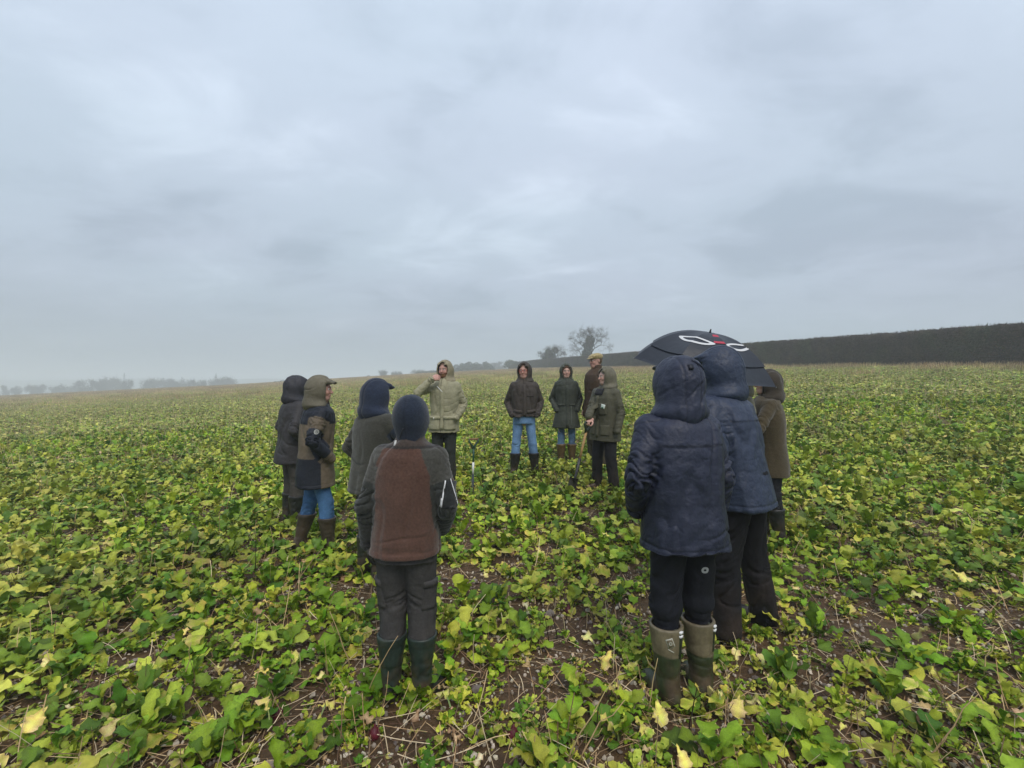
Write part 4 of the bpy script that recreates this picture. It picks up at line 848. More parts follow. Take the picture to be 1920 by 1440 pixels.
# ------------------------------------------------------------------ building the people
from mathutils.bvhtree import BVHTree
MATS = {'shell': M_shell, 'fleece': M_fleece, 'nylon': M_nylon}
def axis(lo, hi, h): return np.linspace(lo, hi, max(8, int((hi - lo) / h) + 1))
def ik(sh, wr, pole, l1=0.30, l2=0.275):
    sh, wr, pole = Vector(sh), Vector(wr), Vector(pole); d = wr - sh; L_ = d.length; mx = (l1 + l2) * 0.995
    if L_ > mx: wr = sh + d * mx / L_; d = wr - sh; L_ = mx
    a = (l1 * l1 - l2 * l2 + L_ * L_) / (2 * L_); h = math.sqrt(max(l1 * l1 - a * a, 0)); dn = d.normalized(); pp = (pole - dn * pole.dot(dn)).normalized()
    return sh + dn * a + pp * h, wr
def crease(v, w_=0.16): return -np.clip(1 - np.abs(v) / w_, 0, 1)
def fabric_folds(P, N, amp, seed, arms=None, kind='jacket'):
    o = seed * 13.7
    big = pn(P * [3.2, 3.2, 1.6] + o) * 1.1
    wq = P + 0.05 * pn(P * 3 + o + 7)[:, None]; vert = crease(pn(wq * [5.5, 5.5, 1.3] + o + 5), 0.22) * 0.8 * sstep(-.4, .2, pn(P * 2 + o + 17))
    dg = P.copy(); dg[:, 2] = P[:, 2] * 7.5 + P[:, 0] * 3 * (1 if seed % 2 else -1) + pn(P * 3 + o) * 1.2; dg[:, 0] *= 2.2; dg[:, 1] *= 2.2
    dia = crease(pn(dg + o + 9), 0.13) * 0.75 * sstep(0.0, .5, pn(P * 2.3 + o + 31)) + pn(P * [8, 8, 7] + o) * 0.22
    fine = pn(P * 20 + o) * 0.10 + crease(pn(P * [13, 13, 17] + o), .10) * .16 * sstep(0, .4, pn(P * 4 + o + 2))
    d = big + vert + dia + fine
    if arms is not None:
        best = np.full(len(P), 9.0); wgt = np.zeros(len(P)); val = np.zeros(len(P))
        for (a, b, r, e) in arms:
            a, b = np.array(a), np.array(b); ab = b - a; L_ = np.linalg.norm(ab); t = ((P - a) @ ab) / L_ ** 2; tc = np.clip(t, 0, 1)
            ds = np.linalg.norm(P - a - tc[:, None] * ab, axis=1) - r; near = ds < best; best = np.where(near, ds, best)
            q = np.stack([t * L_ * 24 + pn(P * 8 + o) * 1.5, P[:, 0] * 7, P[:, 1] * 7], 1); rg = crease(pn(q + o + e * 3), 0.24) * 1.2 + pn(q * 0.6 + o) * 0.6
            prox = 0.45 + 0.8 * np.exp(-((1 - t) * L_ / 0.09) ** 2) if e == 0 else 0.45 + 0.8 * np.exp(-(t * L_ / 0.09) ** 2) + 0.5 * np.exp(-((1 - t) * L_ / 0.07) ** 2)
            rg = rg * (.35 + .9 * sstep(-.3, .4, pn(P * 5 + o + 11))); val = np.where(near, rg * prox * 1.15, val)
        wgt = np.clip(1 - best / 0.05, 0, 1); d = d * (1 - wgt) + (val + fine) * wgt
    if kind == 'trousers':
        zz = P.copy(); zz[:, 2] = P[:, 2] * 12 + P[:, 0] * 9 * np.sign(P[:, 0]) + pn(P * 4 + o) * 2.2; zz[:, :2] *= 4
        d = big * 0.6 + crease(pn(zz + o), 0.16) * 1.2 * sstep(-.2, .4, pn(P * [4, 4, 5] + o + 3)) + vert * 0.7 + fine
    return P + N * (d * amp)[:, None]
def place_part(name, P, Q, mat, col, parent, s=1.0):
    return link(name, make_mesh(name, np.asarray(P) * s, Q, mat, col), parent)
def head_frame(p):
    lean = p.get('lean', 0); return Matrix.Translation((p['sw'] * 1.1, lean * 1.15, 1.56)) @ Matrix.Rotation(R(p.get('yaw', 0)), 4, 'Z') @ Matrix.Rotation(R(-p.get('down', 4)), 4, 'X')
def torso_rows(p, grow, hem=None):
    b = p['bulk']; sw = p['sw']; le = p.get('lean', 0); fl = p.get('flare', 1.0); hem = p['hem'] if hem is None else hem
    base = [(1.535, .080, .085), (1.515, .118, .098), (1.49, .160, .112), (1.45, .184, .132), (1.36, .198, .150), (1.22, .196, .152), (1.05, .186, .146), (0.95, .194, .154), (0.80, .202 * (1 + (fl - 1) * .6), .170 * (1 + (fl - 1) * .6)), (0.60, .222 * fl, .172 * fl)]
    rows = []
    for (z, ax, ay) in base:
        if z < hem - 0.001: 
            z0, a0, b0 = prev; f = (z0 - hem) / (z0 - z); rows.append((hem, sw * (hem - .9) / .6, le * (hem - .9) / .6 if hem > .9 else 0, (a0 + (ax - a0) * f) * b + grow, (b0 + (ay - b0) * f) * b + grow)); break
        rows.append((z, sw * (z - .9) / .6, le * max(0, z - .9) / .6, ax * (b if z < 1.48 else 1) + grow, ay * (b if z < 1.48 else 1) + grow)); prev = (z, ax, ay)
    return rows
def decal(name, bvh, c, n, size, col, mat, parent, s, shape='rect', thick=0.004, res=7, up=(0, 0, 1), rot=0.0, inner=0.6):
    """a flat piece laid over the garment, following its surface"""
    n = Vector(n).normalized(); up = Vector(up); rt = up.cross(n).normalized(); upv = n.cross(rt).normalized(); c = Vector(c)
    def proj(a, b):
        a, b = a * math.cos(rot) - b * math.sin(rot), a * math.sin(rot) + b * math.cos(rot); o = c + rt * a + upv * b + n * 0.35
        loc, nor, i, d = bvh.ray_cast(o, -n, 0.8)
        return (loc if loc is not None else c + rt * a + upv * b)
    P = []; Q = []
    if shape == 'ring':
        m = 20
        for k in range(m):
            an = 2 * math.pi * k / m
            for f in (inner, 1.0): q = proj(math.cos(an) * size[0] * f / 2, math.sin(an) * size[1] * f / 2); P.append(q + n * thick)
        for k in range(m): a = 2 * k; b_ = 2 * ((k + 1) % m); Q.append((a, a + 1, b_ + 1, b_))
    else:
        rx = max(2, int(res * size[0] / max(size))); rz = max(2, int(res * size[1] / max(size))); g = {}
        for i in range(rx + 1):
            for j in range(rz + 1): q = proj((i / rx - .5) * size[0], (j / rz - .5) * size[1]); g[i, j] = len(P); P.append(q + n * thick)
        for i in range(rx):
            for j in range(rz): Q.append((g[i, j], g[i + 1, j], g[i + 1, j + 1], g[i, j + 1]))
        ring = [(i, 0) for i in range(rx)] + [(rx, j) for j in range(rz)] + [(i, rz) for i in range(rx, 0, -1)] + [(0, j) for j in range(rz, 0, -1)]
        st = len(P)
        for k in ring: P.append(P[g[k]] - n * (thick + 0.003))
        for k in range(len(ring)): k2 = (k + 1) % len(ring); Q.append((g[ring[k]], st + k, st + k2, g[ring[k2]]))
    P = np.array([tuple(q) for q in P]); return place_part(name, P, Q, mat, np.array(col), parent, s)
def body_axes(hf, hl):
    z = np.concatenate([np.arange(0.0, 1.50, hl), np.arange(1.50, 1.90, hf)]); x = np.concatenate([np.arange(-0.60, -0.12, hl), np.arange(-0.12, 0.12, hf), np.arange(0.12, 0.60, hl)]); return x, z
def make_hand(name, M, parent, s, curl=0.9, side=1, col=(0.42, 0.24, 0.19), point=0):
    """palm and five separate bent fingers; fingers along +Y, palm faces -Z, thumb on the +X side (side=1)"""
    f = Field(axis(-.08, .09, .0042), axis(-.05, .22, .0042), axis(-.13, .06, .0042))
    f.cone((0, -.03, 0), (0, .02, 0), .026, .028, .01); f.ell((0, .045, 0), (.042, .05, .017), .012)
    for k, (x, L_, r) in enumerate([(.030, .072, .0098), (.010, .080, .0102), (-.010, .074, .0098), (-.029, .058, .0085)]):
        p = Vector((x * side, .082 - abs(x) * .15, 0)); a = 0.15; c_ = curl * (0.4 if (point and k == 0) else 1) * (1 + 0.1 * k); seg = [.45, .32, .26]
        f.cone(Vector((x * side * .9, .04, 0)), p, .012, r, .006)
        for q in range(3):
            a += c_ * (0.75 if q == 0 else 1.0); d = Vector((x * side * 0.06, math.cos(a), -math.sin(a))) * L_ * seg[q]; f.cone(p, p + d, r * (1 - .1 * q), r * (.9 - .1 * q), .003); p = p + d
    t0 = Vector((.028 * side, .012, -.006)); t1 = t0 + Vector((.026 * side, .026, -.016)); t2 = t1 + Vector((.004 * side, .026, -.018)) ; t3 = t2 + Vector((-.010 * side, .018, -.014))
    f.cone(t0, t1, .016, .0125, .008); f.cone(t1, t2, .0125, .0115, .003); f.cone(t2, t3, .0115, .0095, .003)
    P, Q = f.mesh(name); 
    c0 = np.array(col) * (1 + 0.12 * pn(P * 40))[:, None]; Pm = P @ np.array(M.to_3x3()).T + np.array(M.translation)
    return place_part(name, Pm, Q, M_skin, c0, parent, s)
def frame(org, fwd, palm):
    y = Vector(fwd).normalized(); z = -Vector(palm); z = (z - y * z.dot(y)).normalized(); x = y.cross(z); M = Matrix((x, y, z)).transposed().to_4x4(); M.translation = Vector(org); return M
def sheet_fix(rows): return rows
def build_person(p):
    s = p['s']; root = empty('person', (p['x'], p['y'], p['z'] - 0.01), R(p['rz'])); tag(root, p['label'], 'person', 'people standing in a circle'); h = p['h']; le = p.get('lean', 0); sd = p['id']
    H = head_frame(p); p['root'] = root
    # ---- arms
    W = Matrix.Translation(root.location) @ Matrix.Rotation(R(p['rz']), 4, 'Z') @ Matrix.Scale(s, 4); Wi = W.inverted(); p['W'] = W; arms = []
    for side, kind in zip((-1, 1), p['arms']):
        sh = (side * .160 * p['bulk'] + p['sw'] * .9, le, 1.44); grip = None
        if kind == 'pocket': e, w_ = ik(sh, (side * .195 * p['bulk'], .10 + le * .6, .985), (side * p.get('elb', .55), -.9, 0.1))
        elif kind == 'hang': e, w_ = ik(sh, (side * .245, .04 + le * .4, .90), (side * .4, -1, 0))
        elif kind == 'low': e, w_ = ik(sh, (side * .27, .06 + le, .895), (side * .5, -.9, 0))
        elif kind == 'fold': e, w_ = ik(sh, (side * .12, .22, 1.18), (side * 1, .1, -.3))
        elif kind == 'raise': e, w_ = ik(sh, (side * .07, .27, 1.30), (side * .9, .15, -.8))
        elif kind == 'mouth': e, w_ = ik(sh, (.135, .215, 1.535), (.75, .55, -.55))
        elif kind == 'spade':
            Yh = p['y'] - 0.30; g = Vector((at(1103, Yh), Yh, CZ + (720 - 793) / F * Yh)); p['grip'] = g; gl = Wi @ g; w0 = gl + Vector((0.02, -.03, .085)); e, w_ = ik(sh, w0, (side * .9, -.8, -.2))
        elif kind == 'umbrella': g = UMB_GRIP; gl = Wi @ g; w0 = gl + Vector((-.02, -.07, -.03)); e, w_ = ik(sh, w0, (side * .7, -.3, -.8))
        arms.append((side, kind, Vector(sh), e, w_))
    A = []
    for (side, kind, a, e, w_) in arms: A += [(a, e, .07, 0), (e, w_, .055, 1)]
    # ---- body: one continuous figure
    face = p.get('face', 0); hf = 0.0052 if face else 0.009; x_, z_ = body_axes(hf, .016); y_ = np.concatenate([np.arange(-.35, -.13 + le, .016), np.arange(-.13 + le, .17 + le, hf if face else .012), np.arange(.17 + le, .62, .016)])
    f = Field(x_, y_, z_)
    tr = [(z, cx, cy, ax * .66, ay * .70) for (z, cx, cy, ax, ay) in torso_rows(p, 0, 0.86)]; f.loft(tr, .05, p=2.1); f.cone((0, 0, .90), (0, 0, .98), .085, .10, .06)
    fe = p['feet']; legs = []
    for (fx, fy, yw), side in zip(fe, (-1, 1)):
        hip = Vector((side * .09, 0, .90)); an = Vector((fx, fy - .01, .10)); kn = hip.lerp(an, .5) + Vector((0, .035, .02)); legs.append((hip, kn, an, yw, fx, fy)); f.cone(hip, kn, .074, .050, .05); f.cone(kn, an, .048, .034, .02)
        d = Vector((-math.sin(R(yw)), math.cos(R(yw)), 0)); f.cone(an + Vector((0, 0, -.055)) - d * .03, an + Vector((0, 0, -.06)) + d * .13, .032, .028, .03)
    for (side, kind, a, e, w_) in arms: f.cone(a, e, .044, .032, .04); f.cone(e, w_, .032, .024, .02)
    f.cone((p['sw'], le * .95, 1.47), (p['sw'] * 1.1, le * 1.12, 1.60), .060, .054, .04)
    f.cone((0, -.005, .0), (0, .0, .07), .054, .054, .03, M=H); f.ell((0, -.012, .138), (.077, .097, .103), .02, M=H); f.ell((0, .022, .095), (.063, .070, .086), .03, M=H)
    f.ell((0, .062, .034), (.030, .028, .024), .03, M=H)
    if face:
        for q in (-1, 1): f.cone((q * .055, .0, .06), (q * .018, .06, .030), .020, .016, .03, M=H); f.ell((q * .036, .066, .088), (.022, .018, .020), .02, M=H); f.ell((q * .079, -.005, .115), (.008, .019, .031), .006, M=H)
        f.ell((0, .080, .146), (.050, .014, .010), .014, M=H)
        for q in (-1, 1): f.ell((q * .031, .097, .127), (.019, .013, .010), .008, 'sub', M=H)
        f.cone((0, .087, .134), (0, .109, .094), .0085, .0125, .010, M=H); f.ell((0, .104, .090), (.017, .011, .008), .006, M=H)
        f.ell((0, .088, .062), (.026, .010, .0095), .008, M=H); f.ell((0, .099, .0625), (.021, .006, .0016), .002, 'sub', M=H)
    P, Q = f.mesh('body'); Hi = np.array(H.inverted()); L = P @ Hi[:3, :3].T + Hi[:3, 3]
    sk = np.array((0.50, 0.31, 0.245) if (p.get('fair') or p.get('wom')) else (0.45, 0.255, 0.20)); col = np.tile(sk, (len(P), 1)) * (1 + 0.06 * pn(P * 30))[:, None]
    def mixc(m, c): 
        nonlocal col
        col = col * (1 - m[:, None]) + np.array(c) * m[:, None]
    g = lambda c, r: np.exp(-(((L - np.array(c)) / np.array(r)) ** 2).sum(1))
    mixc(0.45 * (g((.036, .08, .088), (.022, .03, .02)) + g((-.036, .08, .088), (.022, .03, .02))), (0.52, 0.20, 0.16)); mixc(0.5 * g((0, .115, .094), (.014, .02, .014)), (0.5, 0.2, 0.16))
    mixc(np.clip(1.1 * g((0, .10, .062), (.022, .014, .007)), 0, 1), (0.40, 0.13, 0.12))
    hair = (0.10, 0.06, 0.035) if not p.get('fair') else (0.25, 0.22, 0.19)
    if p.get('beard'): mixc((sstep(.082, .062, L[:, 2]) * sstep(.015, .045, L[:, 1]) * (L[:, 2] > -.01)), (0.16, 0.075, 0.035))
    for q in (-1, 1): mixc(np.clip(1.2 * g((q * .031, .088, .148), (.020, .015, .0045)), 0, 1) * .85, hair); mixc(0.35 * g((q * .031, .085, .130), (.018, .02, .012)), (0.25, 0.12, 0.10))
    hm = sstep(.150, .168, L[:, 2] - .45 * np.clip(L[:, 1], -.1, .0) * -1 - .25 * (L[:, 1] < .03) * 0) * (L[:, 1] < .075)
    back = sstep(.02, -.01, L[:, 1]) * sstep(.05, .07, L[:, 2]) * (np.abs(L[:, 0]) < .084); mixc(np.clip(np.maximum(hm * sstep(.082, .06, L[:, 1]), back), 0, 1), np.array(hair))
    body = place_part('body', P, Q, M_skin, np.clip(col, 0.01, .9), root, s)
    if face:
        for q in (-1, 1):
            fe_ = Field(*[np.linspace(-.016, .016, 12)] * 3); fe_.ell((0, 0, 0), (.0115, .0115, .0115), 0.001); Pe, Qe = fe_.mesh('eye')
            ce = np.tile((0.62, 0.60, 0.56), (len(Pe), 1)); r_ = np.hypot(Pe[:, 0], Pe[:, 2]); ce[(Pe[:, 1] > 0) & (r_ < .0062)] = (0.05, 0.035, 0.025)
            Pe = Pe + (q * .031, .0785, .1275); Pe = Pe @ np.array(H)[:3, :3].T + np.array(H)[:3, 3]; place_part('eye', Pe, Qe, M_plain, ce, body, s)
    # ---- trousers
    bg = p.get('baggy', 1.0); f = Field(axis(-.42, .42, h * 1.15), axis(-.36, .40, h * 1.15), axis(.02, 1.06, h * 1.15))
    f.loft([(1.05, 0, 0, .165, .125), (.95, 0, 0, .172 * bg ** .4, .138), (.84, 0, -.010, .178 * bg ** .4, .145)], .05)
    bh = {0: 0, 1: .37, 2: .405}[p.get('tuck', 0)]; boots = []
    for (hip, kn, an, yw, fx, fy) in legs:
        f.cone(hip + Vector((0, -.005, .0)), kn, .100 * bg ** .6, .080 * bg, .03)
        if bh: t = kn.lerp(an, .40); f.cone(kn, t, .078 * bg, .058, .02); f.cone(t, kn.lerp(an, .75), .055, .05, .02)
        if bh == .405: f.ell(kn.lerp(an, .06) + Vector((0, -.006, 0)), (.082, .082, .06), .03)
        else: f.cone(kn, an + Vector((0, 0, -.03)), .079 * bg, .077 * bg, .02)
    f.cut((0, 0, .04 if not bh else bh - .055), (0, 0, -1)); P, Q = f.mesh('trousers'); P = fabric_folds(P, normals(P, Q), .0105, sd + 20, kind='trousers')
    tc = np.array(p['tc']); col = np.tile(tc, (len(P), 1))
    if p['tc'][2] > .2:   # denim: paler knees and thighs, dark seams
        col = col * (1 + .35 * pn(P * [5, 5, 3])[:, None]); 
    mud = sstep(.55, .15, P[:, 2]) * np.clip(.25 + .8 * pn(P * 7), 0, 1); col = col * (1 - .5 * mud[:, None]) + np.array((.075, .05, .034)) * .5 * mud[:, None]
    tro = place_part('trousers', P, Q, M_trouser, np.clip(col, .006, .9), root, s)
    p['tbvh'] = BVHTree.FromPolygons(P.tolist(), Q.tolist()) if sd in (4, 10) else None
    # ---- boots
    for (hip, kn, an, yw, fx, fy) in legs:
        hb = .0075 if sd in (4, 10) else .010; f = Field(axis(fx - .24, fx + .24, hb), axis(fy - .26, fy + .28, hb), axis(-.01, .52, hb)); B = Matrix.Translation((fx, fy, 0)) @ Matrix.Rotation(R(yw), 4, 'Z')
        f.cone((0, -.045, .046), (0, .07, .048), .046, .045, .02, M=B); f.cone((0, .07, .045), (0, .155, .040), .045, .038, .02, M=B); f.ell((0, .15, .034), (.046, .05, .036), .02, M=B)
        ht = bh or .22; up = kn - an; top = an + up * ((ht - .10) / up.z); f.cone((0, -.012, .07), B.inverted() @ an, .047, .05, .03, M=B)
        f.cone(an, top + up.normalized() * .1, .056, .100 if bh else .06, .03); f.cut((0, 0, ht + .0), (up.x * .3, up.y * .3, 1), .002)
        if bh: f.cone(top - up.normalized() * .06, top + up.normalized() * .12, .068, .076, .002, 'sub')
        f.cut((0, 0, .0), (0, 0, -1), .002); P, Q = f.mesh('boot'); N = normals(P, Q)
        d = crease(pn(P * [6, 6, 16] + sd), .25) * sstep(.10, .16, P[:, 2]) * sstep(.34, .22, P[:, 2]) * 1.3 + pn(P * 9 + sd) * .5; band = (sstep(ht - .045, ht - .040, P[:, 2]) if bh == .37 else 0)
        P = P + N * (d * .004 + band * .003 + (sstep(.028, .022, P[:, 2]) * .005))[:, None]
        col = np.tile(np.array(p['bc']), (len(P), 1))
        if bh == .405: m = sstep(.245, .25, P[:, 2] + 0.02 * np.sin(P[:, 0] * 9)); m = m * (1 - 0) ; col = col * (1 - m[:, None]) + np.array((.135, .112, .070)) * m[:, None]
        mud = np.clip(sstep(.32, .02, P[:, 2]) * (.6 + 1.3 * pn(P * 12 + sd)) + .35 * pn(P * 25), 0, 1) * .85; col = col * (1 - mud[:, None]) + np.array((.085, .058, .038)) * mud[:, None]
        bo = place_part('boot', P, Q, M_rubber, np.clip(col, .006, .9), root, s)
        if bh == .405:
            bv = BVHTree.FromPolygons(P.tolist(), Q.tolist()); yb = math.radians(yw)
            c = Vector((an.x, an.y, .36)); dirn = Vector((math.sin(R(38)), -math.cos(R(38)), 0)); decal('strap', bv, Vector((c.x, c.y, .335)), dirn, (.016, .155), (.020, .028, .016), M_rubber, bo, s, thick=.004)
            for zz in (.392, .372): decal('buckle', bv, Vector((c.x, c.y, zz)), dirn, (.020, .011), (.75, .75, .75), M_plain, bo, s, thick=.009, res=2)
            if fx < 0:
                dn = Vector((-.35, -1, 0)); decal('emblem', bv, Vector((c.x, c.y, .345)), dn, (.036, .046), (.45, .45, .38), M_plain, bo, s, shape='rect', thick=.0022, res=4, rot=.35); decal('emblem', bv, Vector((c.x, c.y, .345)), dn, (.029, .039), (.135, .112, .070), M_rubber, bo, s, thick=.0034, res=4, rot=.35)
                decal('emblem', bv, Vector((c.x, c.y, .345)), dn, (.018, .018), (.42, .42, .36), M_plain, bo, s, shape='ring', thick=.0046, inner=.55); decal('emblem', bv, Vector((c.x + .004, c.y, .305)), dn, (.034, .004), (.45, .45, .38), M_plain, bo, s, thick=.002, res=3, rot=-.5)
    # ---- jacket
    ex = max([abs(v[i].x) for v in arms for i in (3, 4)]) + .13; ey = max([v[i].y for v in arms for i in (3, 4)]) + .14; eyn = min([v[i].y for v in arms for i in (3, 4)]) - .13; top = max([v[i].z for v in arms for i in (3, 4)] + [1.50]) + .12; lowz = min([v[4].z for v in arms]) - .05
    lz = min(p['hem'], lowz + .0) - .03
    f = Field(axis(-ex, ex, h), axis(min(eyn, -.25), max(ey, .27 + le), h), axis(lz, top, h)); rows = torso_rows(p, .012); f.loft(rows, .04)
    f.cut((0, 0, p['hem']), (0, .10 if sd in (4,) else -.04, -1), .006)
    inner = torso_rows(p, -.022); inner = [r for r in inner if r[0] < p['hem'] + .22]; inner.append((p['hem'] - .08, *inner[-1][1:])); f.loft(inner, .01, 'sub')
    for (side, kind, a, e, w_) in arms:
        b = p['bulk']; f.cone(a, e, .070 * b, .060 * b, .022); f.cone(e, w_, .060 * b, .050 * b, .006)
        f.ell(a + Vector((side * -.022, 0, -.008)), (.078 * b, .078 * b, .066), .035)
    if p.get('collar') or p['hc'] is not None:
        c0 = Vector((p['sw'], le * .98 - .005, 1.49)); c1 = H @ Vector((0, -.008, .045)); f.cone(c0, c1, .085, .080, .03)
        if p['hc'] is None or sd == 4: f.cone(c1 - (c1 - c0) * .35, c1 + (c1 - c0) * .6, .064, .066, .004, 'sub')
    P, Q = f.mesh('jacket'); N = normals(P, Q); zh = P[:, 2] - p['hem']; gr_ = np.where((zh < .035) & (zh > .004), .0015, 0) - .003 * np.exp(-((zh - .040) / .007) ** 2)
    if sd in (10, 12): gr_ = gr_ - .0022 * np.exp(-((P[:, 2] - 1.352) / .007) ** 2) * (P[:, 1] < le) * (np.abs(P[:, 0]) < .17)
    for k_2 in (.70, 1.86):
        pass
    P = P + N * gr_[:, None]; amp = {'shell': .0135, 'nylon': .0165, 'fleece': .0115}[p['mj']]; P = fabric_folds(P, N, amp, sd, A)
    col = np.tile(np.array(p['jc']), (len(P), 1)); darm = np.full(len(P), 9.); tarm = np.zeros(len(P)); sidev = np.zeros(len(P))
    for k, (side, kind, a, e, w_) in enumerate(arms):
        for (a_, b_, t0) in ((a, e, 0), (e, w_, 1)):
            a1, b1 = np.array(a_), np.array(b_); ab = b1 - a1; t = ((P - a1) @ ab) / (ab @ ab); tc_ = np.clip(t, 0, 1); ds = np.linalg.norm(P - a1 - tc_[:, None] * ab, axis=1); m = ds < darm; darm = np.where(m, ds, darm); tarm = np.where(m, tc_ + t0, tarm); sidev = np.where(m, side, sidev)
    onarm = (darm < .096 * p['bulk']) & ((tarm > .22) | (np.abs(P[:, 0]) > .19))
    if p.get('pal') == 'two':
        blk = np.array((.016, .019, .027)); z = P[:, 2]; yoke = ((z > 1.33) & ~(onarm & (tarm > .22))) | (z > 1.425); low = (z < .99) & ~onarm & (P[:, 1] < .03) ; col[yoke] = blk; col[low] = blk
        ar = onarm & (tarm > .62) & (tarm < 1.75); col[ar] = blk
    if p.get('pal') == 'three':
        nv = np.array((.022, .030, .050)); col[onarm & (tarm > .30) & (sidev > 0)] = nv
    if p.get('pal') == 'four':
        gr = np.array((.058, .056, .048)); dk = np.array((.030, .032, .029)); ax_ = np.abs(P[:, 0]); z = P[:, 2]
        rag = (ax_ > .115 + (1.50 - z) * .40) & (z > 1.12); col[rag | onarm] = gr; col[onarm & (tarm > .55)] = dk; col[onarm & (tarm > 1.80)] = np.array((.03, .03, .03)); col[(z > 1.505)] = np.array((.055, .042, .036)); rim = (z > 1.50) & (z < 1.515); col[rim] = (.03, .026, .024)
        mside = onarm & (tarm > .30) & (tarm < .60) & (P[:, 0] > 0) & (P[:, 0] > .29); col[mside] = np.array(p['jc']) * .85
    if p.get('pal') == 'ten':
        col *= (1 + .10 * sstep(1.2, 1.5, P[:, 2]))[:, None]  # shoulder sheen painted into the jacket colour, lighter towards the top
    # seams: slightly darker lines where panels are sewn
    if sd in (10, 12): m = (np.abs(P[:, 2] - 1.36) < .006) & ~onarm; col[m] *= .6; m = (np.abs(P[:, 2] - (p['hem'] + .045)) < .005); col[m] *= .65
    if sd in (1, 2, 5, 9, 6, 7, 8, 13): m = (np.abs(P[:, 2] - (p['hem'] + .03)) < .006) & ~onarm; col[m] *= .7
    if sd in (5, 6, 7, 9): m = (np.abs(P[:, 0] - .012) < .006) & (P[:, 1] > 0) & ~onarm; col[m] *= .35
    cuff = onarm & (tarm > 1.86) & (tarm < 1.90); col[cuff] *= .5
    jk = place_part('jacket', P, Q, MATS[p['mj']], np.clip(col, .005, .9), root, s); bv = BVHTree.FromPolygons(P.tolist(), Q.tolist()); p['jk'] = jk; p['bv'] = bv
    D = lambda nm, c, n, sz, cl, mt=None, **k: decal(nm, bv, c, n, sz, cl, mt or MATS[p['mj']], jk, s, **k)
    jc = np.array(p['jc'])
    if sd == 5:
        for q in (-1, 1): D('pocket', (q * .125, .2, .905), (q * .25, 1, 0), (.165, .17), jc * .95, thick=.016, res=8); D('pocket_flap', (q * .125, .2, .995), (q * .25, 1, 0), (.185, .045), jc * 1.12, thick=.026, res=8)
        D('storm_flap', (.0, .2, 1.13), (0, 1, 0), (.055, .62), jc * 1.06, thick=.010, res=14); D('drawcord', (.03, .2, 1.40), (0, 1, 0), (.007, .12), (.75, .75, .72), M_plain, thick=.014, rot=.8)
        D('pocket_tab', (.125, .2, .985), (.25, 1, 0), (.018, .03), (.6, .58, .5), M_plain, thick=.032, res=2)
    if sd == 6:
        for q in (-1, 1): D('pocket_flap', (q * .125, .2, 1.04), (q * .3, 1, 0), (.145, .05), jc * 1.15, thick=.014, res=7, rot=-q * .12)
        D('storm_flap', (.0, .2, 1.22), (0, 1, 0), (.05, .50), jc * 1.1, thick=.009, res=12); D('chest_pocket', (-.10, .2, 1.28), (-.2, 1, 0), (.11, .02), jc * .6, thick=.007, res=5); D('pocket', (q * .12, .2, 1.0), (0, 1, 0), (.12, .1), jc * 1.02, thick=.008, res=6)
    if sd == 7:
        for q in (-1, 1): D('pocket_flap', (q * .12, .2, 1.08), (q * .3, 1, 0), (.12, .035), jc * 1.25, thick=.012, res=7)
        D('storm_flap', (.0, .2, 1.06), (0, 1, 0), (.045, .74), jc * 1.12, thick=.009, res=14); D('drawcord', (-.075, .2, .88), (-.1, 1, 0), (.010, .36), jc * 2.3, M_plain, thick=.016, res=9)
        for k in range(5): D('button', (.0, .2, 1.32 - k * .13), (0, 1, 0), (.016, .016), (.02, .02, .018), M_plain, thick=.014, res=2)
    if sd == 9:
        D('chest_pocket', (-.10, .2, 1.21), (-.35, 1, 0), (.13, .17), jc * 1.05, thick=.010, res=8); D('badge', (-.115, .2, 1.245), (-.35, 1, 0), (.062, .062), (.62, .68, .62), M_plain, thick=.018, res=4, rot=-.25); D('badge_print', (-.105, .2, 1.228), (-.35, 1, 0), (.030, .022), (.05, .16, .10), M_plain, thick=.020, res=2, rot=-.5)
        D('storm_flap', (.01, .2, 1.10), (0, 1, 0), (.055, .60), jc * 1.1, thick=.010, res=14)
        for q in (-1, 1): D('pocket', (q * .13, .2, .90), (q * .3, 1, 0), (.14, .15), jc * 1.0, thick=.010, res=7)
        D('inner_collar', (0, .2, 1.47), (0, 1, .2), (.15, .10), (.012, .013, .016), M_fleece, thick=.012, res=7)
    if sd == 2:
        D('emblem', (.32, -.02, 1.27), (1, -.15, .1), (.046, .046), (.45, .45, .40), M_plain, shape='ring', inner=.72, thick=.007); D('emblem', (.32, -.02, 1.27), (1, -.15, .1), (.020, .020), (.45, .45, .40), M_plain, shape='ring', inner=.6, thick=.007)
        D('emblem', (-.075, -.25, 1.44), (0, -1, .3), (.024, .050), (.6, .6, .58), M_plain, shape='ring', inner=.1, thick=.006)
    if sd == 4:
        el = arms[1][3]; c = arms[1][2].lerp(el, .72); nn = Vector((.35, -1, .1))
        D('sleeve_pocket', c + Vector((.02, 0, -.01)), nn, (.075, .15), (.022, .024, .024), thick=.006, res=7, rot=-.12)
        D('zip', c + Vector((-.022, 0, -.005)), nn, (.0065, .15), (.62, .62, .62), M_plain, thick=.010, res=8, rot=-.20); D('zip', c + Vector((.050, 0, .0)), nn, (.005, .16), (.62, .62, .62), M_plain, thick=.010, res=8, rot=.26); D('zip', c + Vector((-.034, 0, -.055)), nn, (.010, .05), (.62, .62, .62), M_plain, thick=.011, res=4, rot=-.12)
        D('collar_toggle', (-.045, -.2, 1.545), (0, -1, .1), (.012, .03), (.6, .6, .58), M_plain, thick=.010, res=2)
        bt = p['tbvh']
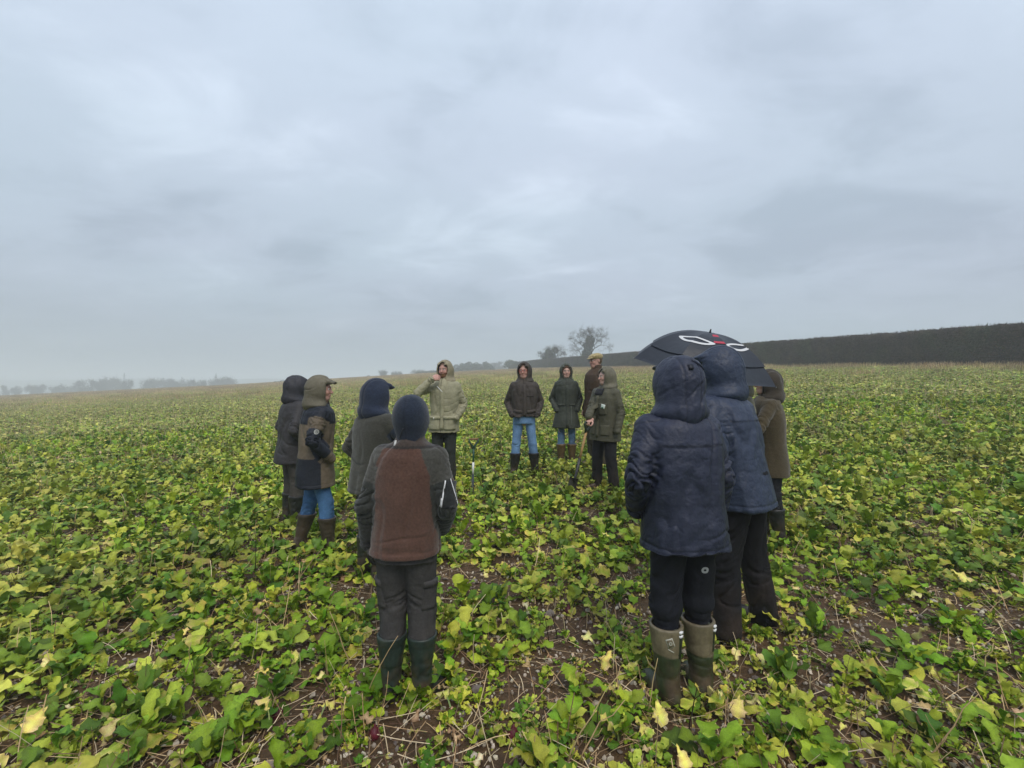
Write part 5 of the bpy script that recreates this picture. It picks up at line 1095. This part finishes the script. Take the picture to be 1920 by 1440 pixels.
        for q in (-1, 1): decal('cargo_pocket', bt, (q * .17, -.03, .62), (q * 1, -.35, 0), (.085, .15), np.array(p['tc']) * 1.1, M_trouser, tro, s, thick=.009, res=7); decal('pocket_flap', bt, (q * .17, -.03, .70), (q * 1, -.35, 0), (.095, .04), np.array(p['tc']) * 1.2, M_trouser, tro, s, thick=.014, res=7)
    if sd == 10:
        bt = p['tbvh']
        decal('emblem', p['tbvh'], (.10, -.2, .705), (.2, -1, 0), (.030, .036), (.35, .36, .38), M_plain, tro, s, shape='ring', inner=.35, thick=.004)
    if sd == 1: D('sleeve_patch', arms[0][3] + Vector((0, 0, .02)), (-1, -.6, 0), (.05, .09), (.07, .07, .075), thick=.006)
    # ---- hood or cap
    if p['hc'] is not None:
        bgk = p.get('big', 1.0); sn = p.get('snug', 0); k_ = .90 if sn else bgk; hh = .0062 if p.get('peak') else (h if h > .008 else .0072)
        xs = axis(-.24, .24, hh); f = Field(xs, axis(-.26 + le, .30 + le * 1.2, hh), axis(1.42, 1.93, hh)); F_ = lambda c: (c[0] * k_, c[1] * k_, c[2] * k_)
        f.ell((0, -.022, .142), (.112 * k_, .135 * k_, .128 * k_), .03, M=H); f.ell((0, .005, .10), (.106 * k_, .100 * k_, .125 * k_), .05, M=H)
        if not sn: f.cone((0, -.045, .09), (0, -.055, -.02), .105 * k_, .118 * k_, .06, M=H); f.ell((0, -.02, -.045), (.150 * k_, .125 * k_, .055), .05, M=H)
        else: f.cone((0, -.012, .08), (0, -.010, -.04), .088, .072, .05, M=H)
        if not sn and p.get('face') and not p.get('big'):
            pc = H @ Vector((0, .072, .1)); pn_ = H.to_3x3() @ Vector((0, 1, .12)); f.cut(pc, pn_, .02)
        if p.get('peak') or not sn: f.ell((0, (.045 if (p.get('face') and not p.get('peak')) else .095) * k_, .205 * k_), (.075, .062, .014), .03, M=H, rot=Euler((R(-12), 0, 0)))
        if p.get('peak'): f.ell((0, .100, .188), (.066, .046, .012), .03, M=H, rot=Euler((R(-26), 0, 0)))
        f.ell((0, .015, .118), (.087, .112, .118), .01, 'sub', M=H); f.ell((0, .128, .100), (.082, .135, .103), .015, 'sub', M=H); f.cone((0, 0, .05), (0, .01, -.10), .072, .07, .01, 'sub', M=H); f.cone((0, .10, .03), (0, .16, -.06), .035, .04, .03, 'sub', M=H)
        f.cut((0, 0, 1.44), (0, 0, -1)); P, Q = f.mesh('hood'); N = normals(P, Q); Pf = fabric_folds(P, N, .0125 if not sn else .007, sd + 40)
        Lh = P @ Hi[:3, :3].T + Hi[:3, 3]; pk = sstep(.085, .115, Lh[:, 1])[:, None]; Pf = Pf * (1 - pk) + P * pk; Pf = Pf - N * ((.0045 if not sn else .0025) * np.exp(-((np.abs(Lh[:, 0]) - (.045 if not sn else .0)) / .006) ** 2) * (Lh[:, 1] < .09))[:, None]
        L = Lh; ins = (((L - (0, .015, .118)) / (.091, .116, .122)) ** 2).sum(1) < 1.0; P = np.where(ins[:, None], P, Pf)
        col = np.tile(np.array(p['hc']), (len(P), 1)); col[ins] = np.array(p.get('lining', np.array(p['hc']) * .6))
        m = np.abs(np.abs(L[:, 0]) - .045) < .0045; col[m & ~ins & (not sn)] *= .72
        if sn: m = (np.abs(L[:, 0]) < .004) & (L[:, 1] < 0); col[m] *= .8
        hd = place_part('hood', P, Q, MATS['fleece' if sn or p['mj'] == 'fleece' else p['mj']], np.clip(col, .005, .9), jk, s); hb = BVHTree.FromPolygons(P.tolist(), Q.tolist())
        if sd in (10,): decal('hood_tab', hb, H @ Vector((.055, -.12, .215)), (.25, -1, .7), (.085, .032), jc * 1.25, M_nylon, hd, s, thick=.008, rot=-.55); decal('hood_toggle', hb, H @ Vector((-.01, -.14, .19)), (0, -1, .3), (.024, .03), jc * .4, M_nylon, hd, s, thick=.010, res=3)
        if sd == 4: decal('hood_cord', hb, H @ Vector((-.035, -.14, .02)), (-.2, -1, 0), (.006, .075), (.03, .035, .045), M_nylon, hd, s, thick=.004, rot=-.55)
        if sd == 13: decal('hood_toggle', hb, H @ Vector((.02, -.15, .17)), (.3, -1, .2), (.02, .025), (.012, .012, .012), M_plain, hd, s, thick=.006, res=3)
    if p.get('cap'):
        f = Field(axis(-.16, .16, .006), axis(-.2, .3, .006), axis(1.64, 1.92, .006)); f.ell((0, -.012, .178), (.092, .112, .060), .02, M=H, rot=Euler((R(-6), 0, 0))); f.ell((0, .03, .196), (.088, .088, .030), .03, M=H, rot=Euler((R(-10), 0, 0)))
        f.ell((0, .105, .163), (.070, .048, .009), .012, M=H, rot=Euler((R(-14), 0, 0))); f.ell((0, -.014, .130), (.079, .099, .052), .004, 'sub', M=H); P, Q = f.mesh('flat_cap'); P = P + normals(P, Q) * (.0035 * pn(P * 14))[:, None]
        c = np.array((.34, .27, .135)) * (1 + .22 * pn(P * 45) + .12 * np.sign(np.sin(P[:, 0] * 160)) * .5 + .12 * np.sign(np.sin(P[:, 1] * 160)) * .5)[:, None]; place_part('flat_cap', P, Q, M_fleece, np.clip(c, .02, .9), root, s)
        T = Tris(); HM = np.array(H)
        for q in (-1, 1):
            pts = [HM[:3, :3] @ np.array(v) + HM[:3, 3] for v in ((q * .078, .0, .130), (q * .062, .088, .132))]; a, b = tube_tris(pts, .0022, 4); T.add(a, b, (.02, .02, .02))
            pts = [HM[:3, :3] @ np.array((q * .031 + .021 * math.cos(t), .100, .126 + .015 * math.sin(t))) + HM[:3, 3] for t in np.linspace(0, 6.28, 13)]; a, b = tube_tris(pts, .002, 4); T.add(a, b, (.02, .02, .02))
        g_ = link('glasses', T.mesh('glasses', M_plain), root); g_.data.transform(Matrix.Scale(s, 4))
    if p.get('glasses'):
        T = Tris(); HM = np.array(H); tr_ = lambda v: HM[:3, :3] @ np.array(v) + HM[:3, 3]
        for q in (-1, 1):
            pts = [tr_((q * .032 + .025 * math.cos(t), .107 - .2 * abs(.025 * math.cos(t)) * 0, .126 + .017 * math.sin(t))) for t in np.linspace(0, 6.28, 13)]; a, b = tube_tris(pts, .0026, 4); T.add(a, b, (.30, .02, .03))
            a, b = tube_tris([tr_((q * .057, .106, .130)), tr_((q * .079, .0, .132))], .0028, 4); T.add(a, b, (.30, .02, .03))
        a, b = tube_tris([tr_((-.008, .109, .130)), tr_((.008, .109, .130))], .003, 4); T.add(a, b, (.30, .02, .03)); g_ = link('glasses', T.mesh('glasses', M_plain), root); g_.data.transform(Matrix.Scale(s, 4))
    if p.get('wom') and face:      # a lock of hair at the brow
        f = Field(axis(-.1, .1, .005), axis(-.02, .16 + le, .005), axis(1.60, 1.85, .005))
        for q in (-1, 1): f.cone((0, .078, .205), (q * .062, .062, .165), .010, .010, .01, M=H); f.cone((q * .062, .062, .165), (q * .070, .045, .09), .010, .008, .01, M=H)
        P, Q = f.mesh('hair'); place_part('hair', P, Q, M_fleece, np.array((.10, .055, .03)), body, s)
    # ---- hands that show
    for (side, kind, a, e, w_) in arms:
        fd = (w_ - e).normalized()
        if kind == 'mouth': make_hand('hand', frame(w_ + fd * .02, (-1, .10, .18), (-.05, -.9, -.4)), body, s, curl=1.0, side=-1, col=(.50, .27, .22))
        if kind == 'spade': gl = Wi @ p['grip']; make_hand('hand', frame(gl + Vector((0, -.055, .035)), (-.1, .95, -.25), (0, -.25, -1)), body, s, curl=1.05, side=-1, col=(.52, .30, .24))
        if kind == 'umbrella': gl = Wi @ UMB_GRIP; make_hand('hand', frame(gl + Vector((-.03, -.06, 0)), (.1, 1, .1), (1, .1, 0)), body, s, curl=1.0, side=1, col=(.50, .28, .22))
        if kind == 'raise': make_hand('hand', frame(w_ + fd * .01, fd, (-side, .2, -.2)), body, s, curl=.8, side=side, col=(.52, .30, .25))
        if kind == 'hang': make_hand('hand', frame(w_ + fd * .0, fd, (-side, 0, 0)), body, s, curl=.35, side=side, col=(.05, .045, .04) if sd == 4 else (.46, .27, .21))
UMB_C = Vector((at(1314, 3.95), 3.95, CZ + (720 - 690) / F * 3.95)); UMB_AX = (Matrix.Rotation(R(9), 3, 'Y') @ Matrix.Rotation(R(14), 3, 'X') @ Vector((0, 0, 1))).normalized()
UMB_GRIP = UMB_C - UMB_AX * 0.42
for p in PEOPLE: build_person(p)

# ------------------------------------------------------------------ umbrella
def build_umbrella():
    Rr, dep = 0.60, 0.30; base = UMB_C - UMB_AX * 0.72; root = empty('umbrella', base); tag(root, 'open dark navy umbrella with white and red emblem, behind the two navy hoods', 'umbrella')
    Mu = (Matrix.Rotation(R(9), 4, 'Y') @ Matrix.Rotation(R(14), 4, 'X')); off = Mu.to_3x3() @ Vector((0, 0, .72)); ph = R(180 / 8 * 0 + 4)
    def pt(r, th, lift=0.0):
        """r 0..1 along the canopy, th angle"""
        k = (th - ph) / (math.pi / 4); fr = k - math.floor(k); edge = math.cos(math.pi / 8) / math.cos((fr - .5) * math.pi / 4); sag = 1 - 4 * (fr - .5) ** 2
        rad = Rr * r * (edge * (1 - .02 * sag) if r > 0 else 1); z = dep * (1 - r ** 2.5) - .030 * sag * r * r * (1.2 - r) * 2 + .012 * (r > .98) * sag + lift
        return off + Mu.to_3x3() @ Vector((rad * math.cos(th), rad * math.sin(th), z))
    dk = (0.018, 0.022, 0.032); M_can = mat_col('umbrella_cloth', rough=.45, spec=.4, transl=.06, bump=[(20, .3, .01, 0)])
    for k in range(8):
        P = []; Q = []; nr, na = 12, 8; vent = .76
        for half, (r0, r1, lf) in enumerate(((.0, vent + .05, .014), (vent - .04, 1.0, 0.0))):
            st = len(P)
            for i in range(nr + 1):
                for j in range(na + 1): P.append(tuple(pt(r0 + (r1 - r0) * i / nr, ph + (k + j / na) * math.pi / 4 * 1.0, lf)))
            for i in range(nr):
                for j in range(na): a = st + i * (na + 1) + j; Q.append((a, a + na + 1, a + na + 2, a + 1))
        c = np.array(dk) * (1.0 if k not in (6, 7, 0) else 1.0); place_part('canopy_panel', np.array(P), Q, M_can, c, root)
        th = ph + k * math.pi / 4; a, b = tube_tris([pt(r, th, -.008) for r in np.linspace(0.02, 1.0, 9)], .003, 4); place_part('rib', a, b, M_metal, np.array((.12, .12, .13)), root)
        a, b = tube_tris([pt(.5, th, -.008), off + Mu.to_3x3() @ Vector((0, 0, -.06))], .0025, 4); place_part('stretcher', a, b, M_metal, np.array((.12, .12, .13)), root)
        e = pt(1.0, th); a, b = tube_tris([e, e + (e - off).normalized() * .006], .004, 5); place_part('rib_tip', a, b, M_metal, np.array((.3, .3, .3)), root)
    ax = Mu.to_3x3() @ Vector((0, 0, 1)); a, b = tube_tris([off - ax * .58, off + ax * (dep + .02)], .006, 6); place_part('shaft', a, b, M_metal, np.array((.10, .10, .11)), root)
    a, b = tube_tris([off + ax * (dep + .005), off + ax * (dep + .025), off + ax * (dep + .045)], [.012, .008, .004], 7); place_part('ferrule', a, b, M_plain, np.array((.02, .02, .02)), root)
    f = Field(axis(-.05, .05, .005), axis(-.05, .05, .005), axis(-.12, .10, .006)); f.cone((0, 0, -.085), (0, 0, .06), .019, .016); f.ell((0, 0, -.02), (.021, .021, .03)); P, Q = f.mesh('handle'); P = P @ np.array(Mu.to_3x3()).T + np.array(off - ax * .46); place_part('handle', P, Q, M_rubber, np.array((.02, .02, .02)), root)
    # emblem printed on the canopy: two white rings pointed at the outer ends, with a red square between
    def strip(name, poly_in, poly_out, col):
        P = []; Q = []; n = len(poly_in)
        for (a_, b_) in zip(poly_in, poly_out): P += [tuple(pt(*a_, .0185)), tuple(pt(*b_, .0185))]
        for i in range(n - 1): Q.append((2 * i, 2 * i + 1, 2 * i + 3, 2 * i + 2))
        place_part(name, np.array(P), Q, mat_white, np.array(col), root)
    mat_white = mat_col('printed_cloth', rough=.5, spec=.3)
    def ring(cth, cr, wth, wr, thick, col=(.60, .60, .60), rot=0.0):
        pi_, po = [], []
        for t in np.linspace(0, 2 * math.pi, 33):
            ex_ = math.cos(t); ey_ = math.sin(t) * (1 - .35 * ex_ * ex_)
            po.append((cr + wr * (ey_ * math.cos(rot) + ex_ * .25 * math.sin(rot)), cth + wth * ex_)); pi_.append((cr + (wr - thick) * ey_ * .82, cth + wth * ex_ * .72))
        strip('emblem_ring', pi_, po, col)
    t0 = R(-90)
    ring(t0 - R(42), .52, R(32), .075, .026); ring(t0 + R(30), .52, R(26), .075, .026)
    def patch(th0, th1, r0, r1, col, name='emblem_patch'):
        n = 6; strip(name, [(r0, th0 + (th1 - th0) * i / n) for i in range(n + 1)], [(r1, th0 + (th1 - th0) * i / n) for i in range(n + 1)], col)
    patch(t0 - R(12), t0 + R(4), .22, .50, (.42, .035, .06)); patch(t0 - R(9), t0 - R(3), .58, .63, (.5, .4, .15)); patch(t0 + R(8), t0 + R(10), .68, .76, (.6, .6, .6)); patch(t0 + R(12), t0 + R(15), .70, .73, (.6, .6, .6))
build_umbrella()

# ------------------------------------------------------------------ spades
def d_handle(root, top, ax, side, col_d, col_g):
    """the Y-shaped head with a cross grip, top = centre of the cross grip"""
    ax, side = Vector(ax).normalized(), Vector(side).normalized(); w_ = .062
    a, b = tube_tris([top - side * w_, top + side * w_], .0145, 8); place_part('grip', a, b, M_wood, np.array(col_g), root)
    f = None
    T = Tris()
    for q in (-1, 1): a, b = tube_tris([top + side * w_ * q * 1.02 + ax * .010, top + side * w_ * q * .98 - ax * .035, top + side * .022 * q - ax * .085, top + side * .006 * q - ax * .13], [.013, .013, .015, .018], 6); T.add(a, b, col_d)
    link('handle', T.mesh('handle', M_rubber), root)
def blade(root, top, ax, side, L_, w_, col):
    nr = Vector(ax).cross(Vector(side)).normalized(); P = []; Q = []; n = 6
    for f_ in (0, 1):
        for i in range(n + 1):
            for j in range(5):
                t = i / n; s_ = (j / 4 - .5) * 2; ww = w_ * (1 - .12 * t); P.append(tuple(top - Vector(ax) * (L_ * t + (.03 * (1 - s_ * s_) if i == n else 0)) + Vector(side) * s_ * ww + nr * (.018 * s_ * s_ - .003 * f_)))
    m = 5 * (n + 1)
    for i in range(n):
        for j in range(4): a = i * 5 + j; Q.append((a, a + 1, a + 6, a + 5)); Q.append((m + a, m + a + 5, m + a + 6, m + a + 1))
    for i in range(n): 
        for j in (0, 4): a = i * 5 + j; Q.append((a, a + 5, m + a + 5, m + a))
    for j in range(4):
        for i in (0, n): a = i * 5 + j; Q.append((a, a + 1, m + a + 1, m + a))
    place_part('blade', np.array(P), Q, M_metal, np.array(col), root)
g9 = [p for p in PEOPLE if p['id'] == 9][0]['grip']; Yb = g9.y - 0.10; xb = at(1070, Yb); bot = Vector((xb, Yb, ground1(xb, Yb) + .02)); ax9 = (g9 - bot).normalized(); sp1 = empty('spade', bot); tag(sp1, 'wooden-shafted spade held by the man in the olive green jacket', 'spade', 'digging spades')
L9 = (g9 - bot).length; top = g9 - bot; sideA = Vector((.75, .6, 0)); sideA = (sideA - ax9 * sideA.dot(ax9)).normalized()
d_handle(sp1, top, ax9, sideA, (.016, .028, .018), (.02, .03, .02))
a, b = tube_tris([top - ax9 * .12, top - ax9 * (L9 * .5)], .0165, 8); place_part('shaft', a, b, M_wood, np.array((.42, .26, .11)), sp1)
a, b = tube_tris([top - ax9 * (L9 * .48), top - ax9 * (L9 - .26), top - ax9 * (L9 - .20)], [.0185, .018, .024], 8); place_part('socket', a, b, M_metal, np.array((.05, .05, .05)), sp1)
blade(sp1, top - ax9 * (L9 - .25), ax9, sideA, .27, .085, (.06, .055, .05))
Ys = solve_feet(886, 924); xs_ = at(886, Ys); b2 = Vector((xs_, Ys, ground1(xs_, Ys))); sp2 = empty('spade', b2); tag(sp2, 'green-handled spade with white band stuck upright in the crop beside the pale coat', 'spade', 'digging spades')
hT = (924 - 824) / F * Ys; ax2 = Vector((.02, .05, 1)).normalized(); top = ax2 * hT; sd2 = Vector((1, .25, 0)).normalized()
d_handle(sp2, top, ax2, sd2, (.03, .07, .045), (.22, .12, .06))
a, b = tube_tris([top - ax2 * .12, top - ax2 * hT * .44], .015, 8); place_part('shaft', a, b, M_rubber, np.array((.02, .075, .05)), sp2)
a, b = tube_tris([top - ax2 * hT * .43, top - ax2 * hT * .66], .0162, 8); place_part('white_band', a, b, M_plain, np.array((.72, .72, .70)), sp2)
a, b = tube_tris([top - ax2 * hT * .65, top - ax2 * hT * .97, top - ax2 * hT * 1.0], [.0175, .019, .026], 8); place_part('socket', a, b, M_metal, np.array((.035, .045, .05)), sp2)
blade(sp2, ax2 * .02, ax2, sd2, .16, .085, (.05, .05, .05))
